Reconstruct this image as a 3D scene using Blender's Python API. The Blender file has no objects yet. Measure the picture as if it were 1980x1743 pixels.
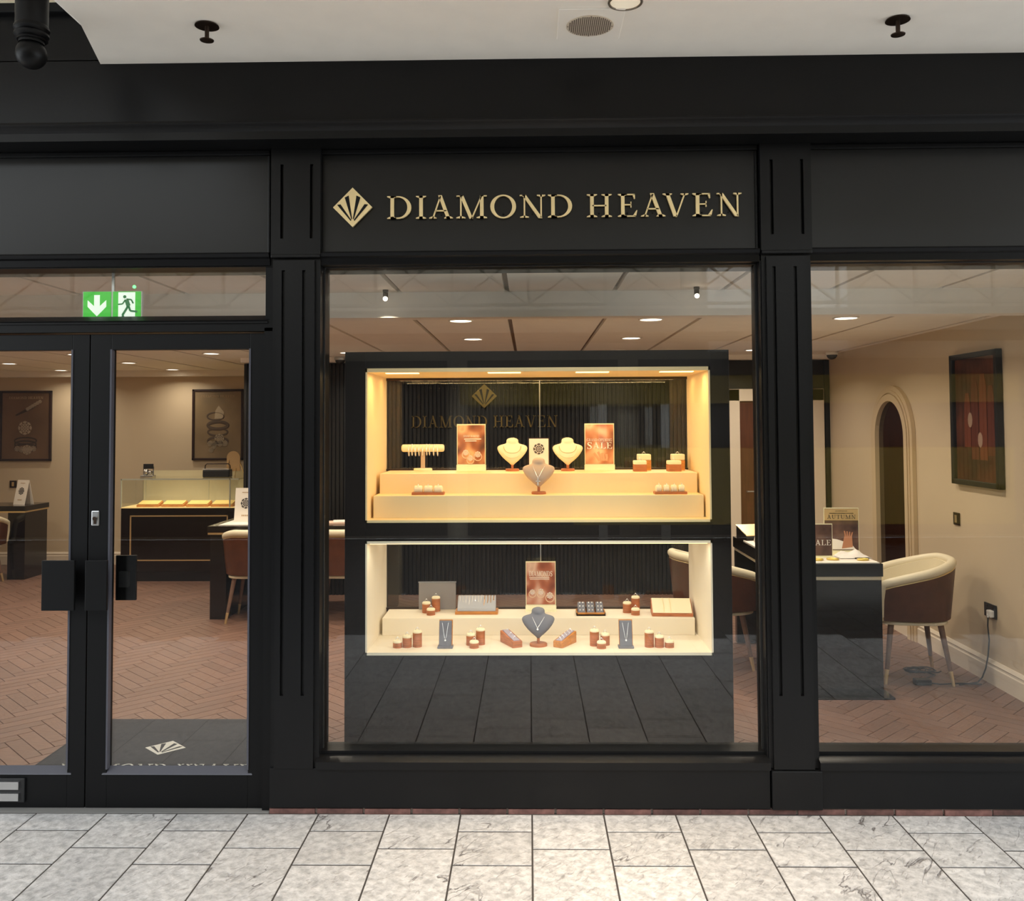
import bpy, bmesh, math, random
from mathutils import Vector, Matrix
random.seed(7)
PI = math.pi
sc = bpy.context.scene
COL = sc.collection

# ------------------------------------------------------------------ camera, world, exposure
CAM = Vector((0, -3.965, 1.67))
yaw, pitch, roll = .018623, .038417, .005111
fw = Vector((-math.sin(yaw)*math.cos(pitch), math.cos(yaw)*math.cos(pitch), math.sin(pitch)))
rt = Vector((math.cos(yaw), math.sin(yaw), 0)); dn = fw.cross(rt)
r2 = math.cos(roll)*rt + math.sin(roll)*dn; d2 = -math.sin(roll)*rt + math.cos(roll)*dn
cam = bpy.data.objects.new('camera', bpy.data.cameras.new('camera')); COL.objects.link(cam)
M = Matrix((r2, -d2, -fw)).transposed().to_4x4(); M.translation = CAM
cam.matrix_world = M
cam.data.sensor_width = 36; cam.data.sensor_fit = 'HORIZONTAL'
cam.data.lens = 1760/1980*36
cam.data.shift_y = -(871.5-752.3)/1980
cam.data.clip_start = .05
sc.camera = cam

world = bpy.data.worlds.new('world'); sc.world = world; world.use_nodes = True
bg = world.node_tree.nodes['Background']
bg.inputs[0].default_value = (.90, .96, 1.0, 1); bg.inputs[1].default_value = 3.4   # daylight of the glazed mall roof
sc.view_settings.view_transform = 'Standard'; sc.view_settings.look = 'None'
sc.view_settings.gamma = 1; sc.view_settings.exposure = 0.0
sc.view_settings.use_curve_mapping = False
try:
    sc.cycles.transparent_max_bounces = 20; sc.cycles.max_bounces = 10; sc.cycles.diffuse_bounces = 5
except Exception: pass
W_SHOP = 9.0      # watts of a shop downlight
W_MALL = 14.0     # watts of a soffit downlight
W_CASE_UP, W_CASE_LOW = 6.0, 2.5

# ------------------------------------------------------------------ materials
def lin(c):
    return tuple((v/255/12.92 if v/255 <= .04045 else ((v/255+.055)/1.055)**2.4) for v in c)
MATS = {}
def mat(name, rgb, rough=.5, metal=0, var=0, vscale=8, bump=0, bscale=40, spec=.5, emit=None, estr=0, coat=0, stretch=None, rnd=0):
    if name in MATS: return MATS[name]
    m = bpy.data.materials.new(name); m.use_nodes = True; MATS[name] = m
    nt = m.node_tree; N = nt.nodes; L = nt.links; b = N['Principled BSDF']
    c = lin(rgb); b.inputs['Base Color'].default_value = (*c, 1)
    b.inputs['Roughness'].default_value = rough; b.inputs['Metallic'].default_value = metal
    b.inputs['Specular IOR Level'].default_value = spec
    b.inputs['Coat Weight'].default_value = coat
    if emit:
        b.inputs['Emission Color'].default_value = (*lin(emit), 1); b.inputs['Emission Strength'].default_value = estr
    if var or bump or rnd:
        tc = N.new('ShaderNodeTexCoord'); mp = N.new('ShaderNodeMapping'); L.new(tc.outputs['Object'], mp.inputs[0])
        if stretch: mp.inputs['Scale'].default_value = stretch
        n = N.new('ShaderNodeTexNoise'); n.inputs['Scale'].default_value = vscale; n.inputs['Detail'].default_value = 6
        L.new(mp.outputs[0], n.inputs['Vector'])
        src = n.outputs['Fac']
        if var or rnd:
            mx = N.new('ShaderNodeMix'); mx.data_type = 'RGBA'
            lo = tuple(max(0, v*(1-var)) for v in c); hi = tuple(min(1, v*(1+var)) for v in c)
            mx.inputs[6].default_value = (*lo, 1); mx.inputs[7].default_value = (*hi, 1)
            r = N.new('ShaderNodeMapRange'); r.inputs[1].default_value = .3; r.inputs[2].default_value = .7
            L.new(src, r.inputs[0]); L.new(r.outputs[0], mx.inputs[0])
            out = mx.outputs[2]
            if rnd:
                oi = N.new('ShaderNodeObjectInfo'); gi = N.new('ShaderNodeNewGeometry')
                ad = N.new('ShaderNodeMath'); L.new(oi.outputs['Random'], ad.inputs[0]); L.new(gi.outputs['Random Per Island'], ad.inputs[1])
                fr = N.new('ShaderNodeMath'); fr.operation = 'FRACT'; L.new(ad.outputs[0], fr.inputs[0])
                mr = N.new('ShaderNodeMapRange'); mr.inputs[3].default_value = 1-rnd; mr.inputs[4].default_value = 1+rnd
                L.new(fr.outputs[0], mr.inputs[0])
                vm = N.new('ShaderNodeVectorMath'); vm.operation = 'SCALE'
                L.new(out, vm.inputs[0]); L.new(mr.outputs[0], vm.inputs['Scale']); out = vm.outputs[0]
            L.new(out, b.inputs['Base Color'])
        if bump:
            n2 = N.new('ShaderNodeTexNoise'); n2.inputs['Scale'].default_value = bscale; n2.inputs['Detail'].default_value = 5
            L.new(mp.outputs[0], n2.inputs['Vector'])
            bp = N.new('ShaderNodeBump'); bp.inputs['Strength'].default_value = bump; bp.inputs['Distance'].default_value = .01
            L.new(n2.outputs['Fac'], bp.inputs['Height']); L.new(bp.outputs[0], b.inputs['Normal'])
    return m

def glass_mat(name, tint=(1, 1, 1), base=.045):
    m = bpy.data.materials.new(name); m.use_nodes = True; MATS[name] = m
    nt = m.node_tree; N = nt.nodes; L = nt.links; N.remove(N['Principled BSDF'])
    lw = N.new('ShaderNodeLayerWeight'); lw.inputs[0].default_value = .5
    p = N.new('ShaderNodeMath'); p.operation = 'POWER'; p.inputs[1].default_value = 5; L.new(lw.outputs['Facing'], p.inputs[0])
    a = N.new('ShaderNodeMath'); a.operation = 'MULTIPLY_ADD'; a.inputs[1].default_value = 1-base; a.inputs[2].default_value = base
    L.new(p.outputs[0], a.inputs[0])
    t = N.new('ShaderNodeBsdfTransparent'); t.inputs[0].default_value = (*tint, 1)
    g = N.new('ShaderNodeBsdfGlossy'); g.inputs['Roughness'].default_value = 0; g.inputs[0].default_value = (1, 1, 1, 1)
    mx = N.new('ShaderNodeMixShader'); L.new(a.outputs[0], mx.inputs[0]); L.new(t.outputs[0], mx.inputs[1]); L.new(g.outputs[0], mx.inputs[2])
    L.new(mx.outputs[0], N['Material Output'].inputs[0])
    return m

def ramp_mat(name, cols, scale=3, dist=3, rough=.45, kind='wave', emit=0, rot=(0, .5, .6)):
    """flat printed picture: soft folds of colour"""
    m = bpy.data.materials.new(name); m.use_nodes = True; MATS[name] = m
    nt = m.node_tree; N = nt.nodes; L = nt.links; b = N['Principled BSDF']
    tc = N.new('ShaderNodeTexCoord'); mp = N.new('ShaderNodeMapping'); L.new(tc.outputs['Object'], mp.inputs[0])
    mp.inputs['Rotation'].default_value = rot
    if kind == 'wave':
        w = N.new('ShaderNodeTexWave'); w.inputs['Scale'].default_value = scale; w.inputs['Distortion'].default_value = dist
        w.inputs['Detail'].default_value = 2; w.bands_direction = 'Z'; w.inputs['Detail Scale'].default_value = .8
    else:
        w = N.new('ShaderNodeTexNoise'); w.inputs['Scale'].default_value = scale; w.inputs['Detail'].default_value = dist
    L.new(mp.outputs[0], w.inputs['Vector'])
    r = N.new('ShaderNodeValToRGB'); L.new(w.outputs['Fac'], r.inputs[0])
    e = r.color_ramp.elements
    while len(e) < len(cols): e.new(.5)
    for i, c in enumerate(cols):
        e[i].position = (.25+.5*i/(len(cols)-1)) if kind != 'wave' else i/(len(cols)-1); e[i].color = (*lin(c), 1)
    L.new(r.outputs[0], b.inputs['Base Color']); b.inputs['Roughness'].default_value = rough
    return m

def stone_mat():
    m = bpy.data.materials.new('riven_stone'); m.use_nodes = True; MATS['stone'] = m
    nt = m.node_tree; N = nt.nodes; L = nt.links; b = N['Principled BSDF']
    tc = N.new('ShaderNodeTexCoord'); oi = N.new('ShaderNodeObjectInfo'); gi = N.new('ShaderNodeNewGeometry')
    ad = N.new('ShaderNodeMath'); L.new(oi.outputs['Random'], ad.inputs[0]); L.new(gi.outputs['Random Per Island'], ad.inputs[1])
    off = N.new('ShaderNodeMath'); off.operation = 'MULTIPLY'; off.inputs[1].default_value = 37; L.new(ad.outputs[0], off.inputs[0])
    va = N.new('ShaderNodeVectorMath'); L.new(tc.outputs['Object'], va.inputs[0]); L.new(off.outputs[0], va.inputs[1])
    rot = N.new('ShaderNodeVectorRotate'); rot.rotation_type = 'Z_AXIS'; rot.inputs['Angle'].default_value = .6; L.new(va.outputs[0], rot.inputs[0])
    n = N.new('ShaderNodeTexNoise'); n.inputs['Scale'].default_value = 30; n.inputs['Detail'].default_value = 10; n.inputs['Roughness'].default_value = .68; L.new(rot.outputs[0], n.inputs['Vector'])
    # fissures: thin ridges of a stretched noise
    mp = N.new('ShaderNodeMapping'); mp.inputs['Scale'].default_value = (9, 3.2, 1); L.new(rot.outputs[0], mp.inputs[0])
    n2 = N.new('ShaderNodeTexNoise'); n2.inputs['Scale'].default_value = 1; n2.inputs['Detail'].default_value = 7; n2.inputs['Distortion'].default_value = .6; L.new(mp.outputs[0], n2.inputs['Vector'])
    sb = N.new('ShaderNodeMath'); sb.operation = 'SUBTRACT'; sb.inputs[1].default_value = .5; L.new(n2.outputs['Fac'], sb.inputs[0])
    ab = N.new('ShaderNodeMath'); ab.operation = 'ABSOLUTE'; L.new(sb.outputs[0], ab.inputs[0])
    mr = N.new('ShaderNodeMapRange'); mr.inputs[1].default_value = 0; mr.inputs[2].default_value = .014; L.new(ab.outputs[0], mr.inputs[0])
    n3 = N.new('ShaderNodeTexNoise'); n3.inputs['Scale'].default_value = 4; L.new(rot.outputs[0], n3.inputs['Vector'])
    m3 = N.new('ShaderNodeMapRange'); m3.inputs[1].default_value = .54; m3.inputs[2].default_value = .66; L.new(n3.outputs['Fac'], m3.inputs[0])
    # fissure strength = where n3 high
    inv = N.new('ShaderNodeMath'); inv.operation = 'SUBTRACT'; inv.inputs[0].default_value = 1; L.new(mr.outputs[0], inv.inputs[1])
    f0 = N.new('ShaderNodeMath'); f0.operation = 'MULTIPLY'; L.new(inv.outputs[0], f0.inputs[0]); L.new(m3.outputs[0], f0.inputs[1])
    # short fine scratches of the riven face
    mq = N.new('ShaderNodeMapping'); mq.inputs['Scale'].default_value = (55, 16, 1); L.new(rot.outputs[0], mq.inputs[0])
    n5 = N.new('ShaderNodeTexNoise'); n5.inputs['Scale'].default_value = 1; n5.inputs['Detail'].default_value = 4; n5.inputs['Distortion'].default_value = 1.2; L.new(mq.outputs[0], n5.inputs['Vector'])
    m5 = N.new('ShaderNodeMapRange'); m5.inputs[1].default_value = .58; m5.inputs[2].default_value = .75; m5.inputs[4].default_value = .45; L.new(n5.outputs['Fac'], m5.inputs[0])
    fs = N.new('ShaderNodeMath'); fs.operation = 'MAXIMUM'; L.new(f0.outputs[0], fs.inputs[0]); L.new(m5.outputs[0], fs.inputs[1])
    r = N.new('ShaderNodeValToRGB'); L.new(n.outputs['Fac'], r.inputs[0])
    r.color_ramp.elements[0].position = .36; r.color_ramp.elements[0].color = (*lin((160, 158, 157)), 1)
    r.color_ramp.elements[1].position = .62; r.color_ramp.elements[1].color = (*lin((206, 203, 201)), 1)
    mx = N.new('ShaderNodeMix'); mx.data_type = 'RGBA'; mx.inputs[7].default_value = (*lin((92, 86, 84)), 1)
    L.new(fs.outputs[0], mx.inputs[0]); L.new(r.outputs[0], mx.inputs[6])
    mv = N.new('ShaderNodeMapRange'); mv.inputs[3].default_value = .9; mv.inputs[4].default_value = 1.06
    fr = N.new('ShaderNodeMath'); fr.operation = 'FRACT'; L.new(ad.outputs[0], fr.inputs[0]); L.new(fr.outputs[0], mv.inputs[0])
    vs = N.new('ShaderNodeVectorMath'); vs.operation = 'SCALE'; L.new(mx.outputs[2], vs.inputs[0]); L.new(mv.outputs[0], vs.inputs['Scale'])
    L.new(vs.outputs[0], b.inputs['Base Color']); b.inputs['Roughness'].default_value = .55
    hs = N.new('ShaderNodeMath'); hs.operation = 'SUBTRACT'; L.new(n.outputs['Fac'], hs.inputs[0]); L.new(fs.outputs[0], hs.inputs[1])
    bp = N.new('ShaderNodeBump'); bp.inputs['Strength'].default_value = .6; bp.inputs['Distance'].default_value = .01
    L.new(hs.outputs[0], bp.inputs['Height']); L.new(bp.outputs[0], b.inputs['Normal'])
    return m

BLACK = mat('black_paint', (17, 17, 18), .33, var=.1, vscale=3, bump=.04, bscale=60, spec=.22)
PANELB = mat('sign_panel_black', (17, 17, 18), .3, var=.1, vscale=3, spec=.38)
BLACKD = mat('black_door', (13, 13, 14), .4, spec=.18)
DARKGAP = mat('dark_gap', (14, 14, 14), .8)
SOFFIT = mat('soffit_paint', (242, 235, 224), .7, var=.02)
STONE = stone_mat()
GROUT = mat('grout', (62, 57, 54), .9)
BRICK = mat('brick', (96, 66, 60), .85, var=.4, vscale=30, rnd=.35)
GOLD = mat('sign_gold', (250, 226, 172), .36, .55, var=.06, vscale=20)
GOLDD = mat('wall_sign_gold', (150, 128, 80), .35, .8)
BRASS = mat('brass', (228, 202, 152), .35, .8)
GLASS = glass_mat('shop_glass', (.97, .98, .975), .031)
CGLASS = glass_mat('case_glass', (.95, .96, .95), .022)
BEIGE = mat('beige_wall', (210, 191, 162), .6, var=.02, vscale=2)
TRIMW = mat('trim_white', (230, 216, 196), .45)
CEILM = mat('ceiling_panel', (248, 240, 228), .6, var=.02)
CEILGAP = mat('ceiling_groove', (120, 96, 74), .7)
OAK = mat('parquet', (122, 92, 78), .42, var=.2, vscale=5, stretch=(3, 22, 22), rnd=.12)
DARKW = mat('dark_cabinet', (26, 21, 20), .4, spec=.3, var=.15, vscale=10, stretch=(8, 8, .6))
DARKG = mat('dark_gloss', (20, 15, 14), .15, var=.1)
FLUTE = mat('fluted_black', (13, 11, 10), .5)
CASEM = mat('case_cream', (242, 217, 166), .55, var=.02, vscale=4)
CASEL = mat('case_pale', (240, 228, 204), .55, var=.02, vscale=4)
WOOD = mat('display_wood', (178, 106, 64), .45, var=.25, vscale=20, stretch=(1, 1, 6))
WOODL = mat('display_oak', (196, 128, 58), .45, var=.2, vscale=20, stretch=(1, 6, 6))
CREAM = mat('cream_velvet', (244, 232, 196), .8)
TAUPE = mat('taupe_velvet', (188, 164, 142), .85)
GREY = mat('grey_velvet', (118, 118, 126), .85)
SILVER = mat('silver', (244, 242, 240), .22, .45)
GEM = mat('gem', (250, 250, 255), .05, 0, spec=1, coat=1)
ACRYL = mat('acrylic_edge', (246, 240, 205), .15)
CARD = mat('white_card', (240, 232, 220), .6)
INK = mat('ink', (70, 64, 62), .7)
PWHITE = mat('print_white', (252, 246, 238), .6)
LEATHER = mat('brown_leather', (84, 47, 29), .42, var=.18, vscale=14, bump=.08, bscale=90)
CREAML = mat('cream_leather', (232, 220, 190), .45, bump=.04, bscale=80)
LEGW = mat('leg_wood', (120, 92, 76), .5, var=.15, vscale=20)
MATT = mat('doormat', (62, 63, 68), .95, bump=.3, bscale=300)
MATL = mat('doormat_pale', (205, 205, 200), .9)
METAL = mat('brushed_metal', (196, 196, 196), .3, 1)
DARKM = mat('dark_metal', (58, 44, 34), .4, .7)
RUBBER = mat('black_plastic', (22, 22, 23), .4)
WHITEP = mat('white_plastic', (236, 232, 226), .4)
GREEN = mat('exit_green', (60, 185, 50), .4, emit=(50, 175, 45), estr=.55)
EXITW = mat('exit_white', (245, 250, 240), .4, emit=(225, 240, 220), estr=.6)
LAMP = mat('lamp_face', (255, 244, 225), .4, emit=(255, 240, 215), estr=7)
LAMPS = mat('lamp_soft', (250, 240, 220), .4, emit=(255, 236, 205), estr=.25)
LED = mat('led_strip', (255, 230, 180), .4, emit=(255, 214, 150), estr=3)
FRAMEM = mat('poster_frame', (44, 24, 18), .35)
YEL = mat('opposite_yellow', (150, 126, 44), .6)
OPW = mat('opposite_render', (178, 168, 150), .8, var=.05)
OPD = mat('opposite_dark', (38, 34, 34), .5)
OPWH = mat('opposite_white', (235, 232, 226), .6)
SILK = ramp_mat('silk_print', [(58, 32, 22), (168, 102, 64), (232, 184, 134), (104, 56, 36)], 11, 1, kind='noise')
SILK2 = ramp_mat('sale_print', [(96, 54, 38), (196, 124, 84), (240, 206, 164), (140, 80, 54)], 10, 1, kind='noise')
SILK3 = ramp_mat('diamonds_print', [(104, 48, 34), (176, 102, 74), (228, 192, 172), (132, 66, 48)], 11, 1, kind='noise')
PBROWN = ramp_mat('ring_poster_brown', [(84, 60, 44), (120, 88, 66), (148, 112, 90)], 1.6, 3, kind='noise')
PBEIGE = ramp_mat('ring_poster_beige', [(126, 106, 80), (158, 132, 102), (176, 150, 122)], 2.5, 3, kind='noise')
PHAND = ramp_mat('hands_print', [(34, 14, 10), (84, 40, 24), (130, 70, 44)], 3.4, 3, kind='noise')
PAUT = ramp_mat('autumn_print', [(52, 34, 34), (104, 76, 66), (150, 118, 96)], 8, 3, kind='noise')
MIRROR = mat('tinted_mirror', (90, 78, 74), .03, 1)

# ------------------------------------------------------------------ mesh helpers
class MB:
    def __init__(s): s.v = []; s.f = []
    def add(s, vs, fs):
        o = len(s.v); s.v += [tuple(v) for v in vs]; s.f += [tuple(i+o for i in f) for f in fs]; return s
    def box(s, x0, y0, z0, x1, y1, z1):
        return s.add([(x0, y0, z0), (x1, y0, z0), (x1, y1, z0), (x0, y1, z0), (x0, y0, z1), (x1, y0, z1), (x1, y1, z1), (x0, y1, z1)],
                     [(0, 3, 2, 1), (4, 5, 6, 7), (0, 1, 5, 4), (1, 2, 6, 5), (2, 3, 7, 6), (3, 0, 4, 7)])
    def quadbox(s, p):   # 8 points: bottom loop then top loop
        return s.add(p, [(0, 3, 2, 1), (4, 5, 6, 7), (0, 1, 5, 4), (1, 2, 6, 5), (2, 3, 7, 6), (3, 0, 4, 7)])
    def prism(s, pts, y0, y1):      # polygon in xz, extruded along y
        n = len(pts); a = sum(pts[i][0]*pts[(i+1) % n][1]-pts[(i+1) % n][0]*pts[i][1] for i in range(n))
        if a < 0: pts = pts[::-1]
        return s.add([(x, y0, z) for x, z in pts]+[(x, y1, z) for x, z in pts],
                     [tuple(range(n)), tuple(range(2*n-1, n-1, -1))]+[(i, n+i, n+(i+1) % n, (i+1) % n) for i in range(n)])
    def prismz(s, pts, z0, z1):
        n = len(pts); a = sum(pts[i][0]*pts[(i+1) % n][1]-pts[(i+1) % n][0]*pts[i][1] for i in range(n))
        if a < 0: pts = pts[::-1]
        return s.add([(x, y, z0) for x, y in pts]+[(x, y, z1) for x, y in pts],
                     [tuple(range(n-1, -1, -1)), tuple(range(n, 2*n))]+[(i, (i+1) % n, n+(i+1) % n, n+i) for i in range(n)])
    def prismx(s, pts, x0, x1):
        n = len(pts); a = sum(pts[i][0]*pts[(i+1) % n][1]-pts[(i+1) % n][0]*pts[i][1] for i in range(n))
        if a < 0: pts = pts[::-1]
        return s.add([(x0, y, z) for y, z in pts]+[(x1, y, z) for y, z in pts],
                     [tuple(range(n-1, -1, -1)), tuple(range(n, 2*n))]+[(i, (i+1) % n, n+(i+1) % n, n+i) for i in range(n)])
    def lathe(s, prof, c=(0, 0, 0), n=24, axis='z'):
        vs = []; fs = []
        for r, h in prof:
            for k in range(n):
                a = 2*PI*k/n; p = (r*math.cos(a), r*math.sin(a), h)
                if axis == 'y': p = (p[0], p[2], p[1])
                if axis == 'x': p = (p[2], p[0], p[1])
                vs.append((p[0]+c[0], p[1]+c[1], p[2]+c[2]))
        for i in range(len(prof)-1):
            for k in range(n):
                q = (i*n+k, i*n+(k+1) % n, (i+1)*n+(k+1) % n, (i+1)*n+k)
                fs.append(q if axis != 'y' else q[::-1])
        fs.append(tuple(range(n-1, -1, -1)) if axis != 'y' else tuple(range(n))); t = (len(prof)-1)*n
        fs.append(tuple(range(t, t+n)) if axis != 'y' else tuple(range(t+n-1, t-1, -1)))
        return s.add(vs, fs)
    def cyl(s, c, r, h, n=20, axis='z'): return s.lathe([(r, 0), (r, h)], c, n, axis)
    def tube(s, path, r, n=8, closed=False, r1=None):
        P = [Vector(p) for p in path]; m = len(P); vs = []; fs = []
        up = None
        for i, p in enumerate(P):
            if closed: t = P[(i+1) % m]-P[i-1]
            else: t = P[min(i+1, m-1)]-P[max(i-1, 0)]
            t = t.normalized() if t.length > 1e-9 else Vector((0, 0, 1))
            if up is None: up = Vector((0, 0, 1)) if abs(t.z) < .9 else Vector((1, 0, 0))
            a = t.cross(up)
            if a.length < 1e-6: a = t.cross(Vector((.3, .8, .2)))
            a.normalize(); b = a.cross(t); up = b
            rr = r if r1 is None else r+(r1-r)*i/(m-1)
            for k in range(n):
                th = 2*PI*k/n; vs.append(p+rr*(math.cos(th)*a+math.sin(th)*b))
        for i in range(m if closed else m-1):
            j = (i+1) % m
            for k in range(n): fs.append((i*n+k, i*n+(k+1) % n, j*n+(k+1) % n, j*n+k))
        if not closed: fs += [tuple(range(n-1, -1, -1)), tuple(range((m-1)*n, m*n))]
        return s.add(vs, fs)
    def torus(s, c, R, r, axis='y', n=20, k=6, sx=1, sz=1):
        pts = []
        for i in range(n):
            a = 2*PI*i/n; x, z = R*math.cos(a)*sx, R*math.sin(a)*sz
            pts.append({'y': (c[0]+x, c[1], c[2]+z), 'x': (c[0], c[1]+x, c[2]+z), 'z': (c[0]+x, c[1]+z, c[2])}[axis])
        return s.tube(pts, r, k, True)
    def sphere(s, c, r, n=12, m=8, sx=1, sy=1, sz=1):
        vs = [(c[0], c[1], c[2]-r*sz)]; fs = []
        for i in range(1, m):
            ph = -PI/2+PI*i/m
            for k in range(n):
                a = 2*PI*k/n; vs.append((c[0]+r*sx*math.cos(ph)*math.cos(a), c[1]+r*sy*math.cos(ph)*math.sin(a), c[2]+r*sz*math.sin(ph)))
        vs.append((c[0], c[1], c[2]+r*sz)); T = len(vs)-1
        for k in range(n): fs.append((0, 1+(k+1) % n, 1+k))
        for i in range(m-2):
            for k in range(n): a = 1+i*n; fs.append((a+k, a+(k+1) % n, a+n+(k+1) % n, a+n+k))
        a = 1+(m-2)*n
        for k in range(n): fs.append((a+k, a+(k+1) % n, T))
        return s.add(vs, fs)
    def mesh(s, name):
        me = bpy.data.meshes.new(name); me.from_pydata(s.v, [], s.f); me.validate(); me.update(); return me

def link(name, data, parent=None, loc=None):
    o = bpy.data.objects.new(name, data); COL.objects.link(o)
    if parent: o.parent = parent
    if loc: o.location = loc
    return o
def obj(name, mb, m, parent=None, smooth=False, bevel=0, loc=None, label=None, seg=2, subsurf=0):
    me = mb.mesh(name) if isinstance(mb, MB) else mb
    if m and not me.materials: me.materials.append(m)
    if smooth:
        for p in me.polygons: p.use_smooth = True
        try: me.set_sharp_from_angle(angle=math.radians(45 if smooth is True else smooth))
        except Exception: pass
    o = link(name, me, parent, loc)
    if bevel:
        b = o.modifiers.new('bevel', 'BEVEL'); b.width = bevel; b.segments = seg; b.limit_method = 'ANGLE'
    if subsurf:
        b = o.modifiers.new('sub', 'SUBSURF'); b.levels = subsurf; b.render_levels = subsurf
    if label: o['label'] = label
    return o
def box(x0, y0, z0, x1, y1, z1): return MB().box(x0, y0, z0, x1, y1, z1)
def tag(o, label, cat, group=None):
    o['label'] = label; o['category'] = cat
    if group: o['group'] = group
    return o
def thing(name, label, cat, loc=(0, 0, 0), rz=0, group=None):
    o = link(name, None, None, loc); o.rotation_euler = (0, 0, rz); o.empty_display_size = .05
    return tag(o, label, cat, group)
def struct(o, label=None):
    o['kind'] = 'structure'
    if label: o['label'] = label
    return o
def sempty(name, label, loc=(0, 0, 0)):
    o = link(name, None, None, loc); o.empty_display_size = .05; return struct(o, label)
def copy_tree(o, parent=None):
    c = o.copy(); COL.objects.link(c); c.parent = parent
    for ch in list(o.children): copy_tree(ch, c)
    return c

# ------------------------------------------------------------------ serif capitals (cap height 1)
def _sf(xc, y, hw, st=.15):      # bracketed serif, y = 0 bottom or 1 top
    sg = 1 if y == 0 else -1
    return [(xc-hw, y), (xc+hw, y), (xc+hw, y+sg*.035), (xc+st/2, y+sg*.09), (xc-st/2, y+sg*.09), (xc-hw, y+sg*.035)]
def _st(xc, st=.155): return [(xc-st/2, 0), (xc+st/2, 0), (xc+st/2, 1), (xc-st/2, 1)]
def _dg(x0, y0, x1, y1, w): return [(x0-w/2, y0), (x0+w/2, y0), (x1+w/2, y1), (x1-w/2, y1)]
def _strip(outer, inner): return [[outer[i], outer[i+1], inner[i+1], inner[i]] for i in range(len(outer)-1)]
def _arc(cx, cy, a, b, t0, t1, n=16): return [(cx+a*math.cos(t0+(t1-t0)*i/n), cy+b*math.sin(t0+(t1-t0)*i/n)) for i in range(n+1)]
def glyph(c):
    R = lambda x0, y0, x1, y1: [(x0, y0), (x1, y0), (x1, y1), (x0, y1)]
    if c == 'I': return .47, [_st(.235), _sf(.235, 0, .22), _sf(.235, 1, .22)]
    if c == 'H': return 1.1, [_st(.235), _st(.865), _sf(.235, 0, .22), _sf(.235, 1, .22), _sf(.865, 0, .22), _sf(.865, 1, .22), R(.25, .47, .85, .525)]
    if c == 'D': return 1.04, [_st(.22), _sf(.2, 0, .2), _sf(.2, 1, .2), R(.2, .95, .46, 1), R(.2, 0, .46, .05)]+_strip(_arc(.45, .5, .59, .5, PI/2, -PI/2), _arc(.45, .5, .42, .45, PI/2, -PI/2))
    if c == 'A': return 1.04, [_dg(.16, 0, .5, .98, .065), _dg(.84, 0, .475, 1.02, .165), _sf(.16, 0, .16, .06), _sf(.85, 0, .19), R(.27, .31, .76, .365)]
    if c == 'V': return 1.12, [_dg(.54, 0, .2, 1, .165), _dg(.58, -.02, .95, 1, .065), _sf(.2, 1, .2), _sf(.94, 1, .17, .06)]
    if c == 'M': return 1.36, [_st(.21, .065), _dg(.66, -.02, .24, 1, .16), _dg(.68, -.02, 1.12, 1, .065), _st(1.12), _sf(.21, 0, .2, .06), _sf(1.12, 0, .23), R(.02, .955, .3, 1), R(1.05, .955, 1.34, 1)]
    if c == 'N': return 1.12, [_st(.22, .065), _dg(.9, -.02, .2, 1, .165), _st(.93, .065), _sf(.22, 0, .19, .06), R(.02, .955, .26, 1), _sf(.93, 1, .18, .06)]
    if c == 'E': return .86, [_st(.22), _sf(.2, 0, .2), _sf(.2, 1, .2), R(.2, .95, .76, 1), [(.76, 1), (.66, .955), (.72, .78), (.76, .78)], R(.28, .5, .6, .55), R(.56, .4, .6, .66), R(.2, 0, .8, .05), [(.8, 0), (.66, .045), (.82, .28), (.86, .28)]]
    if c == 'O': return 1.11, _strip(_arc(.555, .5, .555, .52, 0, 2*PI, 36), _arc(.555, .5, .385, .465, 0, 2*PI, 36))
    if c == 'L': return .84, [_st(.22), _sf(.2, 0, .2), _sf(.22, 1, .22), R(.2, 0, .78, .05), [(.78, 0), (.64, .045), (.8, .28), (.84, .28)]]
    if c == 'T': return .96, [_st(.48), _sf(.48, 0, .22), R(.02, .95, .94, 1), R(.02, .76, .07, 1), R(.89, .76, .94, 1)]
    if c == 'U': return 1.06, [[(.14, .35), (.3, .35), (.3, 1), (.14, 1)], [(.82, .35), (.88, .35), (.88, 1), (.82, 1)], _sf(.22, 1, .21), _sf(.85, 1, .17, .06)]+_strip(_arc(.51, .36, .37, .38, PI, 2*PI), _arc(.56, .36, .26, .31, PI, 2*PI))
    if c == 'P': return .88, [_st(.22), _sf(.22, 0, .22), _sf(.2, 1, .2), R(.2, .95, .48, 1), R(.2, .44, .48, .49)]+_strip(_arc(.47, .72, .4, .28, PI/2, -PI/2), _arc(.47, .72, .25, .23, PI/2, -PI/2))
    if c == 'R':
        w, p = glyph('P'); return 1.02, p+[_dg(.9, 0, .5, .47, .17), _sf(.9, 0, .14, .1)]
    if c == 'G': return 1.1, _strip(_arc(.555, .5, .555, .52, .75, 2*PI-.55, 30), _arc(.555, .5, .385, .465, .75, 2*PI-.55, 30))+[[(.85, .12), (1.0, .12), (1.0, .45), (.85, .45)], _sf(.92, .0, .001), R(.74, .42, 1.1, .465), R(.93, .7, .97, .98)]
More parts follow.
